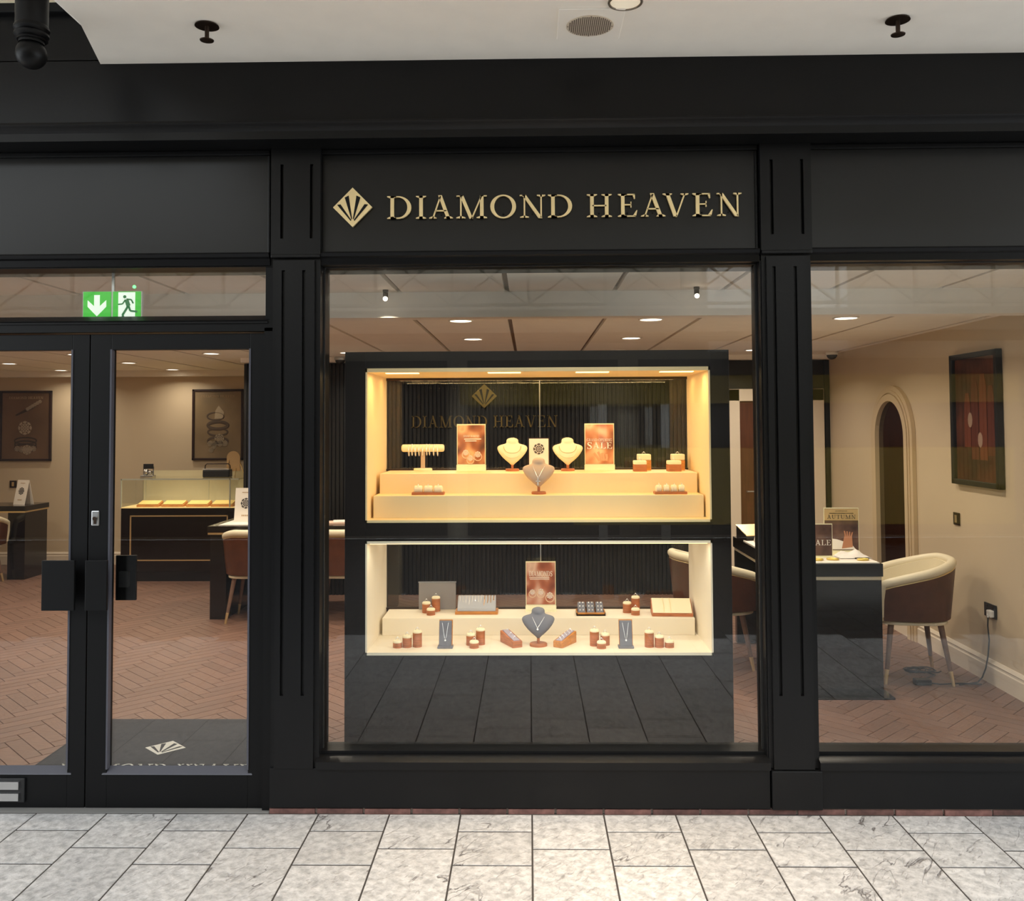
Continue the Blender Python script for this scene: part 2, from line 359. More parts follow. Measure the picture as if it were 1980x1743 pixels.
    if c == 'S':
        sp = [(.72, .8, .035), (.6, .94, .035), (.4, .985, .035), (.22, .9, .07), (.17, .75, .085), (.26, .62, .09), (.42, .53, .095), (.58, .44, .095), (.68, .33, .09), (.68, .2, .085), (.56, .06, .05), (.38, .015, .035), (.2, .06, .035), (.1, .22, .035)]
        o = []; i_ = []
        for k, (x, y, w) in enumerate(sp):
            a = sp[max(k-1, 0)]; b = sp[min(k+1, len(sp)-1)]; dx, dy = b[0]-a[0], b[1]-a[1]; l = math.hypot(dx, dy)
            o.append((x-dy/l*w, y+dx/l*w)); i_.append((x+dy/l*w, y-dx/l*w))
        return .82, _strip(o, i_)+[R(.7, .72, .75, 1), R(.07, 0, .12, .28)]
    return .4, []
def text_mb(s, h, mb=None, x0=0, z0=0, y0=0, y1=.002, track=.12, center=True, width=None):
    ws = [glyph(c)[0]*h for c in s]; tot = sum(ws)+track*h*(len(s)-1); sx = 1
    if width: sx = width/tot; tot = width
    x = x0-(tot/2 if center else 0); mb = mb or MB()
    for c, w in zip(s, ws):
        for p in glyph(c)[1]: mb.prism([(x+px*h*sx, z0+pz*h) for px, pz in p], y0, y1)
        x += (w+track*h)*sx
    return mb
EMB_SLOTS = [[(-.79, .13), (-.61, .15), (-.06, -.66), (-.10, -.70)], [(-.4, .5), (-.2, .6), (-.02, -.6), (-.06, -.62)]]
EMB_SLOTS += [[(-x, z) for x, z in q] for q in EMB_SLOTS]
def round_brilliant(mb, cx, cz, r, y0, y1):
    """line print of a round cut diamond"""
    def seg(a, b, w):
        dx, dz = b[0]-a[0], b[1]-a[1]; l = math.hypot(dx, dz); nx, nz = -dz/l*w, dx/l*w
        mb.prism([(a[0]+nx, a[1]+nz), (b[0]+nx, b[1]+nz), (b[0]-nx, b[1]-nz), (a[0]-nx, a[1]-nz)], y0, y1)
    pt = lambda rr, k, off=0: (cx+rr*math.cos(2*PI*(k+off)/8), cz+rr*math.sin(2*PI*(k+off)/8))
    for k in range(8):
        seg(pt(r, k), pt(r*.45, k, .5), r*.05); seg(pt(r, k+1), pt(r*.45, k, .5), r*.05); seg(pt(r*.45, k, .5), pt(r*.45, k+1, .5), r*.06)
        mb.prism([pt(r, k), pt(r*.93, k, .5), pt(r*.7, k, .28)], y0, y1); mb.prism([pt(r*.98, k, .6), pt(r*.95, k, .95), pt(r*.72, k, .72)], y0, y1)
        seg(pt(r*.1, k, .5), pt(r*.3, k, .5), r*.06)
    return mb

# ================================================================== MALL SHELL
floor = sempty('floor', 'grey riven stone slab floor of the mall walkway')
obj('grout_bed', box(-9, -9.2, -.05, 9, .05, -.0024), GROUT, floor)
TW = .3055; X0 = .003
tile_meshes = {}
def tile(xc, ya, yb):
    L = round(ya-yb, 3)
    if L not in tile_meshes:
        w, l = (TW-.007)/2, (L-.0105)/2; b = .001
        m = MB(); m.add([(-w, -l, -.03), (w, -l, -.03), (w, l, -.03), (-w, l, -.03), (-w, -l, -b), (w, -l, -b), (w, l, -b), (-w, l, -b), (-w+b, -l+b, 0), (w-b, -l+b, 0), (w-b, l-b, 0), (-w+b, l-b, 0)],
                        [(0, 1, 5, 4), (1, 2, 6, 5), (2, 3, 7, 6), (3, 0, 4, 7), (4, 5, 9, 8), (5, 6, 10, 9), (6, 7, 11, 10), (7, 4, 8, 11), (8, 9, 10, 11)])
        me = m.mesh('floor_tile'); me.materials.append(STONE); tile_meshes[L] = me
    return tile_meshes[L], (xc, (ya+yb)/2, random.uniform(-.0004, .0004))
rest = MB(); rest_d = MB(); cnt = 0
for c in range(-26, 26):
    A = (c % 2 == 0)
    seqs = [.165, .287, .45, .287] if not A else [.317, .45, .287, .45]
    # column right of the centre joint is the long-first kind
    y = -.005; k = 0; xc = X0+(c+.5)*TW
    first = True
    while y > -8.9:
        l = seqs[k] if k < len(seqs) else (.287, .45)[(k+c) % 2]
        ya, yb = y, y-l
        me, loc = tile(xc, ya, yb)
        if ya > -2.75 and abs(xc) < 3.1 and cnt < 300:
            o = link('floor_tile', me, floor, loc); o.rotation_euler = (random.uniform(-.001, .001), random.uniform(-.001, .001), 0); cnt += 1
        else:
            (rest if ya > -2.75 else rest_d).add([(v.co.x+loc[0], v.co.y+loc[1], v.co.z+loc[2]) for v in me.vertices], [tuple(p.vertices) for p in me.polygons])
        y = yb; k += 1
r = obj('outer_tiles', rest, STONE, floor); r['kind'] = 'stuff'
r = obj('added_dark_band', rest_d, mat('added_dark_tiles', (64, 62, 62), .5, var=.2, vscale=10, rnd=.15), floor); r['kind'] = 'stuff'  # unseen dark tiles, added to dim the floor's reflection in the shop glass

# brick course below the stall risers
bc = sempty('trim_1', 'thin course of red bricks under the black stall riser')
bm_ = box(-.098, 0, 0, .098, .09, .022).mesh('brick'); bm_.materials.append(BRICK)
x = -1.03
while x < 3.0:
    o = link('brick', bm_, bc, (x, random.uniform(-.004, .006), -.004)); x += .206
obj('mortar', box(-1.13, .012, -.004, 3.1, .1, .02), mat('mortar', (150, 136, 126), .9), bc)

# soffit
sof = sempty('ceiling', 'cream painted mall soffit over the shopfront')
obj('soffit_slab', MB().prismz([(-1.83, -.15), (7, -.15), (7, -2.3), (-1.70, -2.3), (-1.72, -.55)], 3.222, 3.7), SOFFIT, sof)
obj('soffit_upper_moulding', MB().prismz([(-1.9, -.15), (-1.7, -.15), (-1.6, -2.3), (-1.86, -2.3)], 3.36, 3.72), SOFFIT, sof, bevel=.03)
obj('high_ceiling', box(-7, -2.3, 3.72, -1.6, .3, 3.8), SOFFIT, sof)

# facade
up = sempty('wall_front', 'black painted fascia board above the shop signs')
obj('fascia', box(-6, -.15, 2.95, 7, .3, 3.24), BLACK, up)
obj('fascia_upper', box(-6, -.15, 3.236, -1.75, .3, 3.44), BLACK, up)
obj('ledge', box(-6, -.19, 3.436, -1.78, .3, 3.478), BLACK, up, bevel=.006)
obj('cream_wall_above', box(-6, -.1, 3.478, -1.7, .3, 3.76), mat('cream_upper', (236, 226, 200), .7), up)
obj('cornice', MB().prismx([(-.15, 2.965), (-.172, 2.963), (-.176, 2.953), (-.168, 2.946), (-.15, 2.938), (-.14, 2.925), (-.138, 2.892), (.3, 2.892), (.3, 2.965)], -6, 7), BLACK, up, smooth=30)
obj('frieze_back', box(-6, .045, 2.38, 7, .3, 2.90), BLACK, up)
for i, (a, b) in enumerate([(-2.75, -1.143), (-.925, 1.011), (1.225, 3.1)]):
    p = obj('sign_panel', box(a, .03, 2.432, b, .06, 2.888), PANELB, up, bevel=.003)
    obj('panel_moulding', MB().box(a, .012, 2.87, b, .05, 2.892).box(a, .02, 2.432, a+.012, .05, 2.87).box(b-.012, .02, 2.432, b, .05, 2.87), BLACK, p, bevel=.004)
    obj('transom_rail', MB().prismx([(-.004, 2.425), (.0, 2.432), (.06, 2.434), (.14, 2.434), (.14, 2.377), (.02, 2.377), (.014, 2.405), (.002, 2.412)], a, b), BLACK, p, smooth=30)

def pilaster(name, xa, xb, lab, base=True):
    t = sempty(name, lab)
    def notched(xa, xb, ya, yb, z0, z1, g, notch, d):
        """block with two vertical grooves between z notch[0] and notch[1]"""
        mb = MB()
        for (za, zb, cut) in ((z0, notch[0], 0), (notch[0], notch[1], 1), (notch[1], z1, 0)):
            pts = [(xa, ya)]
            if cut:
                for gx in g: pts += [(gx-.007, ya), (gx-.004, ya+d), (gx+.004, ya+d), (gx+.007, ya)]
            pts += [(xb, ya), (xb, yb), (xa, yb)]
            mb.prismz(pts, za, zb)
        return mb
    w = xb-xa
    obj('upper_block', notched(xa-.004, xb+.004, -.008, .2, 2.42, 2.90, (xa+w*.21, xb-w*.17), (2.49, 2.82), .022), BLACK, t)
    obj('shaft', notched(xa+.018, xb-.022, -.004, .2, .19, 2.395, (xa+w*.24, xb-w*.33), (.5, 2.35), .022), BLACK, t)
    obj('shaft_backing', box(xa, .012, .19, xb, .2, 2.42), BLACK, t)
    obj('collar', box(xa-.003, -.014, 2.405, xb+.003, .1, 2.42), BLACK, t, bevel=.003)
    if base: obj('base_block', box(xa+.006, -.012, .022, xb+.006, .2, .186), BLACK, t, bevel=.004)
    return t
pilaster('trim_2', -1.128, -.917, 'fluted black pilaster between the doors and the centre window', base=False)
pilaster('trim_3', 1.019, 1.232, 'fluted black pilaster between the centre and right windows')
st = sempty('trim_4', 'black stall riser boards below the shop windows')
obj('stall_riser', box(-1.128, .0, .022, 1.02, .2, .19), BLACK, st, bevel=.002)
obj('stall_riser', box(1.24, .004, .022, 3.1, .2, .186), BLACK, st, bevel=.002)
obj('end_pier', box(2.9, 0, .0, 3.4, .2, 2.9), BLACK, st)
obj('left_pier', box(-3.1, 0, .0, -2.76, .2, 2.9), BLACK, st)

def window(name, lab, x0, x1, z0, z1):
    t = sempty(name, lab)
    obj('window_frame', MB().box(x0, .02, z1, x1, .16, z1+.02).box(x0-.004, .02, z0-.02, x0, .16, z1).box(x1, .02, z0-.02, x1+.004, .16, z1), BLACK, t)
    obj('glazing_bead', MB().box(x0, .075, z0+.012, x0+.008, .092, z1).box(x1-.008, .075, z0+.012, x1, .092, z1).box(x0, .075, z1-.006, x1, .092, z1), DARKGAP, t)
    obj('window_sill', MB().prismx([(-.016, .19), (-.016, .222), (.01, .232), (.05, .234), (.05, .248), (.16, .248), (.16, .19)], x0-.006, x1+.006), BLACK, t, smooth=30)
    obj('glass_pane', box(x0, .094, z0, x1, .106, z1), GLASS, t)
    return t
window('window_1', 'large centre shop window in a black frame', -.92, 1.014, .225, 2.38)
window('window_2', 'right shop window in a black frame', 1.236, 2.9, .225, 2.38)

# transom light over the doors
t = sempty('window_3', 'long glass transom light above the double doors')
obj('window_frame', MB().box(-2.76, .03, 2.372, -1.128, .16, 2.42).box(-2.76, .02, 2.085, -1.128, .16, 2.135).box(-1.166, .035, 2.085, -1.128, .16, 2.42), BLACKD, t)
obj('sloping_sill', MB().prismx([(.012, 2.128), (.02, 2.134), (.085, 2.162), (.16, 2.162), (.16, 2.12), (.012, 2.12)], -2.76, -1.15), BLACKD, t)
obj('glass_pane', box(-2.76, .094, 2.155, -1.166, .106, 2.376), GLASS, t)
obj('threshold', box(-2.76, .0, -.02, -1.13, .17, .003), mat('threshold_grey', (120, 118, 115), .6), t)
obj('door_jamb', box(-1.166, .02, 0, -1.128, .16, 2.1), BLACKD, t)

def door(name, lab, x0, x1, gx0, gx1, pull, plate):
    t = sempty(name, lab); zb, zt = .004, 2.078
    obj('door_frame', MB().box(x0, .04, zb, gx0, .09, zt).box(gx1, .04, zb, x1, .09, zt).box(gx0, .04, 2.008, gx1, .09, zt).box(gx0, .04, zb, gx1, .09, .152), BLACKD, t, bevel=.002)
    obj('glass_pane', box(gx0-.005, .062, .15, gx1+.005, .07, 2.012), GLASS, t)
    obj('glazing_bead', MB().quadbox([(gx0-.02, .035, .148), (gx1+.02, .035, .148), (gx1, .062, .176), (gx0, .062, .176), (gx0-.02, .036, .150), (gx1+.02, .036, .150), (gx1, .063, .178), (gx0, .063, .178)])
        .box(gx0-.004, .036, .17, gx0+.004, .062, 2.01).box(gx1-.004, .036, .17, gx1+.004, .062, 2.01), mat('bead_grey', (70, 70, 78), .3), t)
    h = obj('pull_handle', MB().box(pull[0], -.035, .872, pull[1], -.02, 1.088).box(pull[0]+.05, -.02, .93, pull[1]-.05, .04, 1.03), BLACKD, t, bevel=.002)
    obj('inner_pull_plate', box(pull[2], .115, .888, pull[3], .13, 1.088), BLACKD, t, bevel=.002)
    obj('pull_mount', box((pull[2]+pull[3])/2-.02, .09, .95, (pull[2]+pull[3])/2+.02, .116, 1.02), RUBBER, t)
    if plate:
        l = obj('lock_plate', box(-1.934, .034, 1.23, -1.9, .041, 1.296), METAL, t, bevel=.004, label='silver lock escutcheon')
        obj('keyhole_cylinder', MB().cyl((-1.917, .026, 1.262), .0085, .01, 14, 'y'), DARKM, l)
        obj('key_slot', box(-1.922, .03, 1.238, -1.912, .036, 1.256), DARKM, l)
    else:
        l = obj('letter_box', box(-2.62, .028, .03, -2.211, .041, .134), RUBBER, t, bevel=.003, label='black letter box with two silver strips')
        obj('silver_strip', box(-2.61, .018, .089, -2.232, .03, .122), METAL, l); obj('silver_strip', box(-2.61, .018, .04, -2.232, .03, .072), METAL, l)
    return t
door('door_1', 'left black framed glass door leaf with square pull', -2.755, -1.953, -2.66, -2.03, (-2.115, -1.972, -2.062, -1.98), False)
door('door_2', 'right black framed glass door leaf with silver lock', -1.948, -1.168, -1.855, -1.235, (-1.925, -1.83, -1.86, -1.768), True)

# opposite side of the mall: seen only as reflections in the shop glass
op = sempty('wall_back', 'opposite side of the mall reflected in the windows')
obj('opposite_wall', box(-9, -9.6, 0, 9, -9.2, 5.2), OPW, op)
obj('opposite_shop_glazing', MB().box(-8, -9.2, .05, -1.2, -9.12, 2.6).box(-.9, -9.2, .05, 1.3, -9.12, 2.6).box(1.6, -9.2, .05, 8, -9.12, 2.6), OPD, op)
obj('yellow_counter', box(.6, -8.8, .3, 6.5, -8.2, 1.32), YEL, op); obj('yellow_header', box(-1.0, -9.1, 1.95, 7, -8.95, 2.35), YEL, op)
obj('white_door_frame', MB().box(1.0, -9.1, 0, 1.12, -9.0, 2.2).box(1.9, -9.1, 0, 2.02, -9.0, 2.2).box(1.0, -9.1, 2.1, 2.02, -9.0, 2.22), OPWH, op)
obj('balcony_slab', box(-9, -9.3, 2.85, 9, -7.6, 3.15), mat('slab_olive', (104, 96, 80), .8), op)
rl = MB().box(-9, -7.68, 3.95, 9, -7.6, 4.02).box(-9, -7.66, 3.2, 9, -7.62, 3.24)
for k in range(-8, 9):
    x = k*1.0; rl.box(x-.02, -7.66, 3.15, x+.02, -7.62, 4.0)
    rl.tube([(x, -7.64, 3.22), (x+1, -7.64, 3.96)], .016, 6); rl.tube([(x+1, -7.64, 3.22), (x, -7.64, 3.96)], .016, 6)
obj('balcony_railing', rl, mat('railing_olive', (110, 106, 88), .6), op)
obj('white_board', box(2.6, -9.1, 2.7, 4.6, -9.0, 4.6), OPWH, op)

# ================================================================== SHOP INTERIOR SHELL
fs = sempty('floor_shop', 'brown herringbone parquet shop floor')
obj('subfloor', box(-7.3, .16, -.05, 3.1, 7.2, -.007), mat('parquet_gap', (96, 73, 62), .8), fs)
PW, PN = .085, 4; PL = PW*PN
def plank_mb():
    l, w, b = PL/2-.0012, PW/2-.0012, .0012
    return [(-l, -w, -.008), (l, -w, -.008), (l, w, -.008), (-l, w, -.008), (-l+b, -w+b, 0), (l-b, -w+b, 0), (l-b, w-b, 0), (-l+b, w-b, 0)], [(4, 5, 6, 7), (0, 1, 5, 4), (1, 2, 6, 5), (2, 3, 7, 6), (3, 0, 4, 7)]
pv, pf = plank_mb(); pm = bpy.data.meshes.new('plank'); pm.from_pydata(pv, [], pf); pm.materials.append(OAK)
planks = []
c45 = math.cos(PI/4)
for i in range(-90, 130):
    for j in range(-90, 130):
        d = (i-j) % (2*PN)
        if d == 0: cx, cy, a = (i+PN/2)*PW, (j+.5)*PW, 0
        elif d == 2*PN-1: cx, cy, a = (i+.5)*PW, (j+PN/2)*PW, PI/2
        else: continue
        X, Y = (cx-cy)*c45-2.0, (cx+cy)*c45+.2
        if -7.2 < X < 2.93 and .27 < Y < 7.05: planks.append((X, Y, a+PI/4))
def pvis(p):
    X, Y, _ = p; s = (Y+3.965)
    px_ = 1023+X*1760/s
    if Y < .62: return False
    if -2.7 < X < -1.0 and Y < 1.12: return False
    return (px_ < 480) or (626 < px_ < 664) or (1422 < px_ < 1470) or (px_ > 1585)
vis = sorted([p for p in planks if pvis(p)], key=lambda p: p[1])[:300]; vs_ = set(vis)
for p in vis:
    o = link('plank', pm, fs, (p[0], p[1], 0)); o.rotation_euler = (0, 0, p[2])
rest = MB()
for p in planks:
    if p in vs_: continue
    ca, sa = math.cos(p[2]), math.sin(p[2])
    rest.add([(p[0]+x*ca-y*sa, p[1]+x*sa+y*ca, z) for x, y, z in pv], pf)
r = obj('further_planks', rest, OAK, fs); r['kind'] = 'stuff'

def skirting(name, lab, pts):   # profile extruded along a wall; pts = ((x,y),(x,y)), room on the left-hand normal
    (xa, ya), (xb, yb) = pts; d = Vector((xb-xa, yb-ya, 0)).normalized(); n = Vector((-d.y, d.x, 0))
    prof = [(0, 0), (.022, 0), (.022, .105), (.016, .112), (.016, .122), (.02, .13), (.012, .142), (.006, .15), (0, .15)]
    k = len(prof); v = []
    for (x, y) in pts:
        for o_, z in prof: v.append((x+n.x*o_, y+n.y*o_, z))
    f = [(i, i+1, k+i+1, k+i) for i in range(k-1)]
    return struct(obj(name, MB().add(v, f), TRIMW, smooth=20), lab)
wr = sempty('wall_right', 'beige right side wall of the shop')
obj('wall_panel', box(2.95, .16, 0, 3.1, 5.2, 2.6), BEIGE, wr)
wb = sempty('wall_rear', 'beige rear wall behind the glass counter')
obj('wall_panel', box(-7.3, 7.0, 0, -2.7, 7.15, 2.6), BEIGE, wb)
obj('bulkhead', box(-7.3, 6.8, 2.262, -2.83, 7.0, 2.34), CEILM, wb)
wl = sempty('wall_left', 'beige left side wall of the shop')
obj('wall_panel', box(-7.35, .16, 0, -7.2, 7.1, 2.6), BEIGE, wl)
obj('front_wall_panel', box(-7.2, .16, 0, -2.9, .25, 2.6), BEIGE, wl)
skirting('baseboard_right', 'moulded cream skirting along the right wall', ((2.95, .3), (2.95, 5.0)))
skirting('baseboard_rear', 'moulded cream skirting along the rear wall', ((-2.83, 7.0), (-7.2, 7.0)))
# flipped profiles are recalculated so that they face the room
wd = sempty('wall_partition', 'black fluted partition wall at the back of the shop')
obj('partition_core', box(-2.83, 5.02, 0, 2.95, 7.0, 2.28), FLUTE, wd)
obj('partition_bulkhead', box(-2.83, 4.9, 2.285, 2.95, 7.0, 2.34), CEILM, wd)
fl = MB(); x = -2.81
while x < 2.93:
    if not 1.9 < x < 2.9: fl.prismz([(x-.015, 5.02), (x-.012, 5.0), (x+.012, 5.0), (x+.015, 5.02)], 0, 2.28)
    x += .04
r = obj('fluting', fl, FLUTE, wd); r['kind'] = 'stuff'
d3 = sempty('door_3', 'brown door in a white frame in the black partition')
obj('door_casing', MB().box(1.94, 4.97, 0, 2.06, 5.02, 2.0).box(2.76, 4.97, 0, 2.88, 5.02, 2.0).box(1.94, 4.97, 1.88, 2.88, 5.02, 2.0), TRIMW, d3, bevel=.006)
obj('door_leaf', box(2.06, 4.995, 0, 2.76, 5.02, 1.88), mat('door_brown', (92, 52, 30), .4, var=.2, stretch=(6, 6, .5)), d3)
h = obj('door_handle', MB().tube([(2.12, 4.95, 1.0), (2.12, 4.985, 1.0)], .008).tube([(2.12, 4.952, 1.0), (2.22, 4.952, 1.0)], .008), METAL, d3)

ws = thing('wall_sign', 'dull gold DIAMOND HEAVEN lettering and emblem on the black partition', 'sign', (-.44, 4.998, 0))
x_ = -.72; tot_ = sum(glyph(c)[0] for c in 'DIAMOND HEAVEN')+.12*13; k_ = 1.44/tot_
for c in 'DIAMOND HEAVEN':
    if c != ' ':
        mb = MB()
        for q in glyph(c)[1]: mb.prism([(x_+a*k_, 1.637+b*.115) for a, b in q], -.014, 0)
        obj('letter', mb, GOLDD, ws)
    x_ += (glyph(c)[0]+.12)*k_
obj('emblem_plate', MB().prism([(-.125, 1.945), (0, 1.825), (.125, 1.945), (0, 2.065)], -.012, 0), GOLDD, ws)
for q in EMB_SLOTS: obj('dark_ray', MB().prism([(x*.125, 1.945+z*.12) for x, z in q], -.014, -.012), FLUTE, ws)

# shop ceiling: long panels with recessed grooves, higher by the window
cs = sempty('ceiling_shop', 'shop ceiling of long cream panels with dark grooves')
obj('ceiling_void', MB().box(-7.3, 1.21, 2.352, 3.1, 7.1, 2.40).box(-7.3, .16, 2.435, 3.1, 1.1, 2.46), CEILGAP, cs)
for k in range(-12, 6):
    xa, xb = -.12+.6*k+.014, -.12+.6*(k+1)-.014
    xb = min(xb, 2.95)
    if xb-xa > .05:
        obj('ceiling_panel', box(xa, 1.2, 2.33, xb, 7.0, 2.355), CEILM, cs)
        obj('ceiling_panel', box(xa, .16, 2.41, xb, 1.1, 2.437), CEILM, cs)
obj('ceiling_beam', box(-7.2, 1.1, 2.268, 2.95, 1.22, 2.45), CEILM, cs)

# ------------------------------------------------------------------ shop downlights
def area(name, loc, power, size, col, parent=None, rot=(0, 0, 0), sy=None, spread=None, shape=None):
    l = bpy.data.lights.new(name, 'AREA'); l.energy = power; l.size = size; l.color = col
    if sy: l.shape = 'RECTANGLE'; l.size_y = sy
    elif shape: l.shape = shape
    if spread: l.spread = spread
    o = link(name, l, parent, loc); o.rotation_euler = rot; return o
ORD = ['first', 'second', 'third', 'fourth', 'fifth', 'sixth', 'seventh']
dl_mesh = MB().torus((0, 0, -.002), .074, .007, 'z', 28, 8).mesh('trim_ring'); dl_mesh.materials.append(WHITEP)
lf_mesh = MB().cyl((0, 0, -.004), .07, .004, 24).mesh('lamp_face'); lf_mesh.materials.append(LAMP)
def downlight(x, y, z, lab, grp, power, col, spread=2.6):
    t = thing('downlight', lab, 'ceiling light', (x, y, z), 0, grp)
    link('trim_ring', dl_mesh, t); link('lamp_face', lf_mesh, t)
    area('downlight_lamp', (0, 0, -.012), power, .1, col, t, spread=spread, shape='DISK')
rows = {1.79: [-4.15, -2.9, -1.65, -.43, .775, 2.0], 3.04: [-5.43, -4.15, -2.9, -1.65, -.43, .79, 2.0], 4.28: [-5.43, -4.15, -2.9, -1.65, -.41, .8, 2.03], 5.43: [-5.43, -4.17], 6.6: [-5.49, -4.17]}
for i, (y, xs) in enumerate(rows.items()):
    for k, x in enumerate(xs):
        downlight(x, y, 2.33, 'recessed shop downlight, %s row from the window, %s from the left' % (ORD[i], ORD[k]), 'shop ceiling downlights', W_SHOP*(1 if i < 3 else .5), (1.0, .87, .7))
for nm, x, y, side in (('a', -.785, 1.0, 'left'), ('b', .915, .98, 'right')):
    t = thing('spotlight', 'small bright spotlight on the ceiling above the display, %s one' % side, 'spotlight', (x, y, 2.41), 0, 'window spotlights')
    obj('mount', MB().cyl((0, 0, -.012), .016, .012, 14), DARKM, t); obj('lamp_head', MB().lathe([(.012, -.05), (.014, -.045), (.014, -.015), (.008, -.011)], n=16), DARKM, t, smooth=True)
    obj('lamp_face', MB().sphere((0, -.008, -.05), .013, 12, 8), LAMP, t)
    area('spot_lamp', (0, 0, -.085), 5, .03, (1, .87, .68), t, shape='DISK', spread=2.2)

# ================================================================== THINGS ON THE MALL SIDE
s = thing('shop_sign', 'raised gold serif lettering reading DIAMOND HEAVEN on black fascia', 'sign', (0, .03, 2.578))
LX = [(-.622, -.515), (-.496, -.448), (-.436, -.331), (-.317, -.179), (-.166, -.052), (-.038, .078), (.088, .195), (.258, .371), (.396, .481), (.497, .604), (.593, .707), (.723, .811), (.828, .939)]
for c, (a, b) in zip('DIAMONDHEAVEN', LX):
    w = glyph(c)[0]; k = (b-a)/w; mb = MB()
    zoff = 0.0
    for p in glyph(c)[1]: mb.prism([(a+px*k, zoff+pz*.101) for px, pz in p], -.018, -.006)
    obj('letter', mb, GOLD, s)
    obj('letter_stud', MB().cyl(((a+b)/2, -.008, .02), .004, .009, 6, 'y'), DARKGAP, s)
e = thing('diamond_emblem', 'gold diamond shaped emblem with dark rays beside the lettering', 'emblem', (-.775, .03, 2.631))
obj('gold_plate', MB().prism([(-.087, 0), (0, -.088), (.087, 0), (0, .088)], -.018, -.006), GOLD, e)
for q in EMB_SLOTS: obj('dark_ray', MB().prism([(x*.087, z*.087) for x, z in q], -.0195, -.018), BLACK, e)
obj('mount', box(-.01, -.008, -.01, .01, .0, .01), DARKGAP, e)

def sprinkler(x, y, lab, tilt):
    t = thing('sprinkler', lab, 'sprinkler', (x, y, 3.222), 0, 'soffit fire sprinklers')
    obj('ceiling_rose', MB().lathe([(.046, -.006), (.044, -.001), (.02, 0)], n=28), DARKM, t)
    obj('stem', MB().cyl((0, 0, -.055), .0085, .05, 12), DARKM, t)
    obj('deflector', MB().lathe([(.008, -.066), (.026, -.062), (.027, -.059), (.012, -.055)], n=20), DARKM, t)
sprinkler(-1.24, -.515, 'small bronze fire sprinkler on the left of the soffit', 0)
sprinkler(1.43, -.485, 'small bronze fire sprinkler on the right of the soffit', 0)
t = thing('ceiling_speaker', 'square cream ceiling speaker with round perforated grille', 'speaker', (.245, -.478, 3.222))
obj('cover_plate', box(-.125, -.14, -.006, .125, .125, 0), SOFFIT, t, bevel=.002)
gm = MB().cyl((0, 0, -.009), .092, .003, 40); obj('grille', gm, mat('grille_cream', (206, 192, 172), .6), t)
hm = MB()
for i in range(-11, 12):
    for j in range(-11, 12):
        x, y = i*.0078, j*.0078
        if x*x+y*y < .0074: hm.box(x-.0024, y-.0024, -.0098, x+.0024, y+.0024, -.0088)
r = obj('perforations', hm, mat('hole_dark', (84, 72, 62), .9), t); r['kind'] = 'stuff'
def mall_light(x, y, lab):
    t = thing('soffit_downlight', lab, 'ceiling light', (x, y, 3.222), 0, 'soffit downlights')
    obj('trim_ring', MB().torus((0, 0, -.003), .06, .005, 'z', 40, 8), mat('satin_ring', (120, 108, 94), .4, .5), t, smooth=True)
    obj('lamp_face', MB().cyl((0, 0, -.003), .057, .003, 28), LAMPS, t)
    area('soffit_lamp', (0, 0, -.016), W_MALL, .1, (1, .82, .6), t, shape='DISK', spread=1.15)
mall_light(.363, -.664, 'round soffit downlight with satin rim above the speaker')
t = thing('hanging_post', 'black cylindrical hanging post with ringed collar and ball end', 'post', (-1.879, -.6, 3.03))
obj('post', MB().cyl((0, 0, .14), .058, .55, 28), BLACKD, t, smooth=True)
obj('collar', MB().lathe([(.05, .1), (.057, .105), (.05, .11), (.061, .12), (.061, .128), (.054, .133), (.063, .143), (.063, .15), (.058, .16)], n=28), BLACKD, t, smooth=30)
obj('ball_finial', MB().sphere((0, 0, .05), .0555, 28, 18), BLACKD, t, smooth=True)
obj('neck', MB().cyl((0, 0, .09), .045, .02, 20), BLACKD, t)

# exit sign hanging inside the transom glass
t = thing('exit_sign', 'lit green emergency exit sign with arrow and running figure', 'sign', (-1.915, .17, 2.16))
obj('housing', box(-.138, .0, .0, .138, .02, .13), WHITEP, t, bevel=.003)
for a, b in ((-.134, -.004), (.004, .134)): obj('green_panel', box(a, -.003, .003, b, .0, .128), GREEN, t, bevel=.004)
obj('down_arrow', MB().prism([(-.069-.013, .112), (-.069+.013, .112), (-.069+.013, .06), (-.069+.043, .088), (-.069+.043, .058), (-.069, .014), (-.069-.043, .058), (-.069-.043, .088), (-.069-.013, .06)], -.0045, -.003), EXITW, t)
obj('door_pictogram', box(.03, -.0042, .004, .108, -.003, .124), EXITW, t)
man = MB(); man.cyl((.06, -.006, .103), .0075, .0015, 14, 'y')
def limb(mb, pts, w):
    for (a, b) in zip(pts[:-1], pts[1:]):
        dx, dz = b[0]-a[0], b[1]-a[1]; l = math.hypot(dx, dz); nx, nz = -dz/l*w, dx/l*w
        mb.prism([(a[0]+nx, a[1]+nz), (b[0]+nx, b[1]+nz), (b[0]-nx, b[1]-nz), (a[0]-nx, a[1]-nz)], -.006, -.0045)
limb(man, [(.068, .09), (.078, .06)], .0095); limb(man, [(.064, .09), (.05, .07), (.03, .068)], .0032); limb(man, [(.068, .092), (.09, .09), (.1, .072)], .0034)
limb(man, [(.076, .06), (.064, .04), (.05, .018), (.056, .008)], .005); limb(man, [(.079, .06), (.086, .038), (.118, .034)], .0045)
obj('running_figure', man, mat('exit_dark_green', (20, 120, 60), .4, emit=(20, 120, 60), estr=.25), t)
obj('suspension', MB().box(-.006, .006, .13, .006, .014, .215), METAL, t)
obj('status_light', MB().sphere((.1, .004, .15), .008, 10, 6), mat('green_led', (120, 255, 140), .3, emit=(90, 255, 120), estr=3), t)

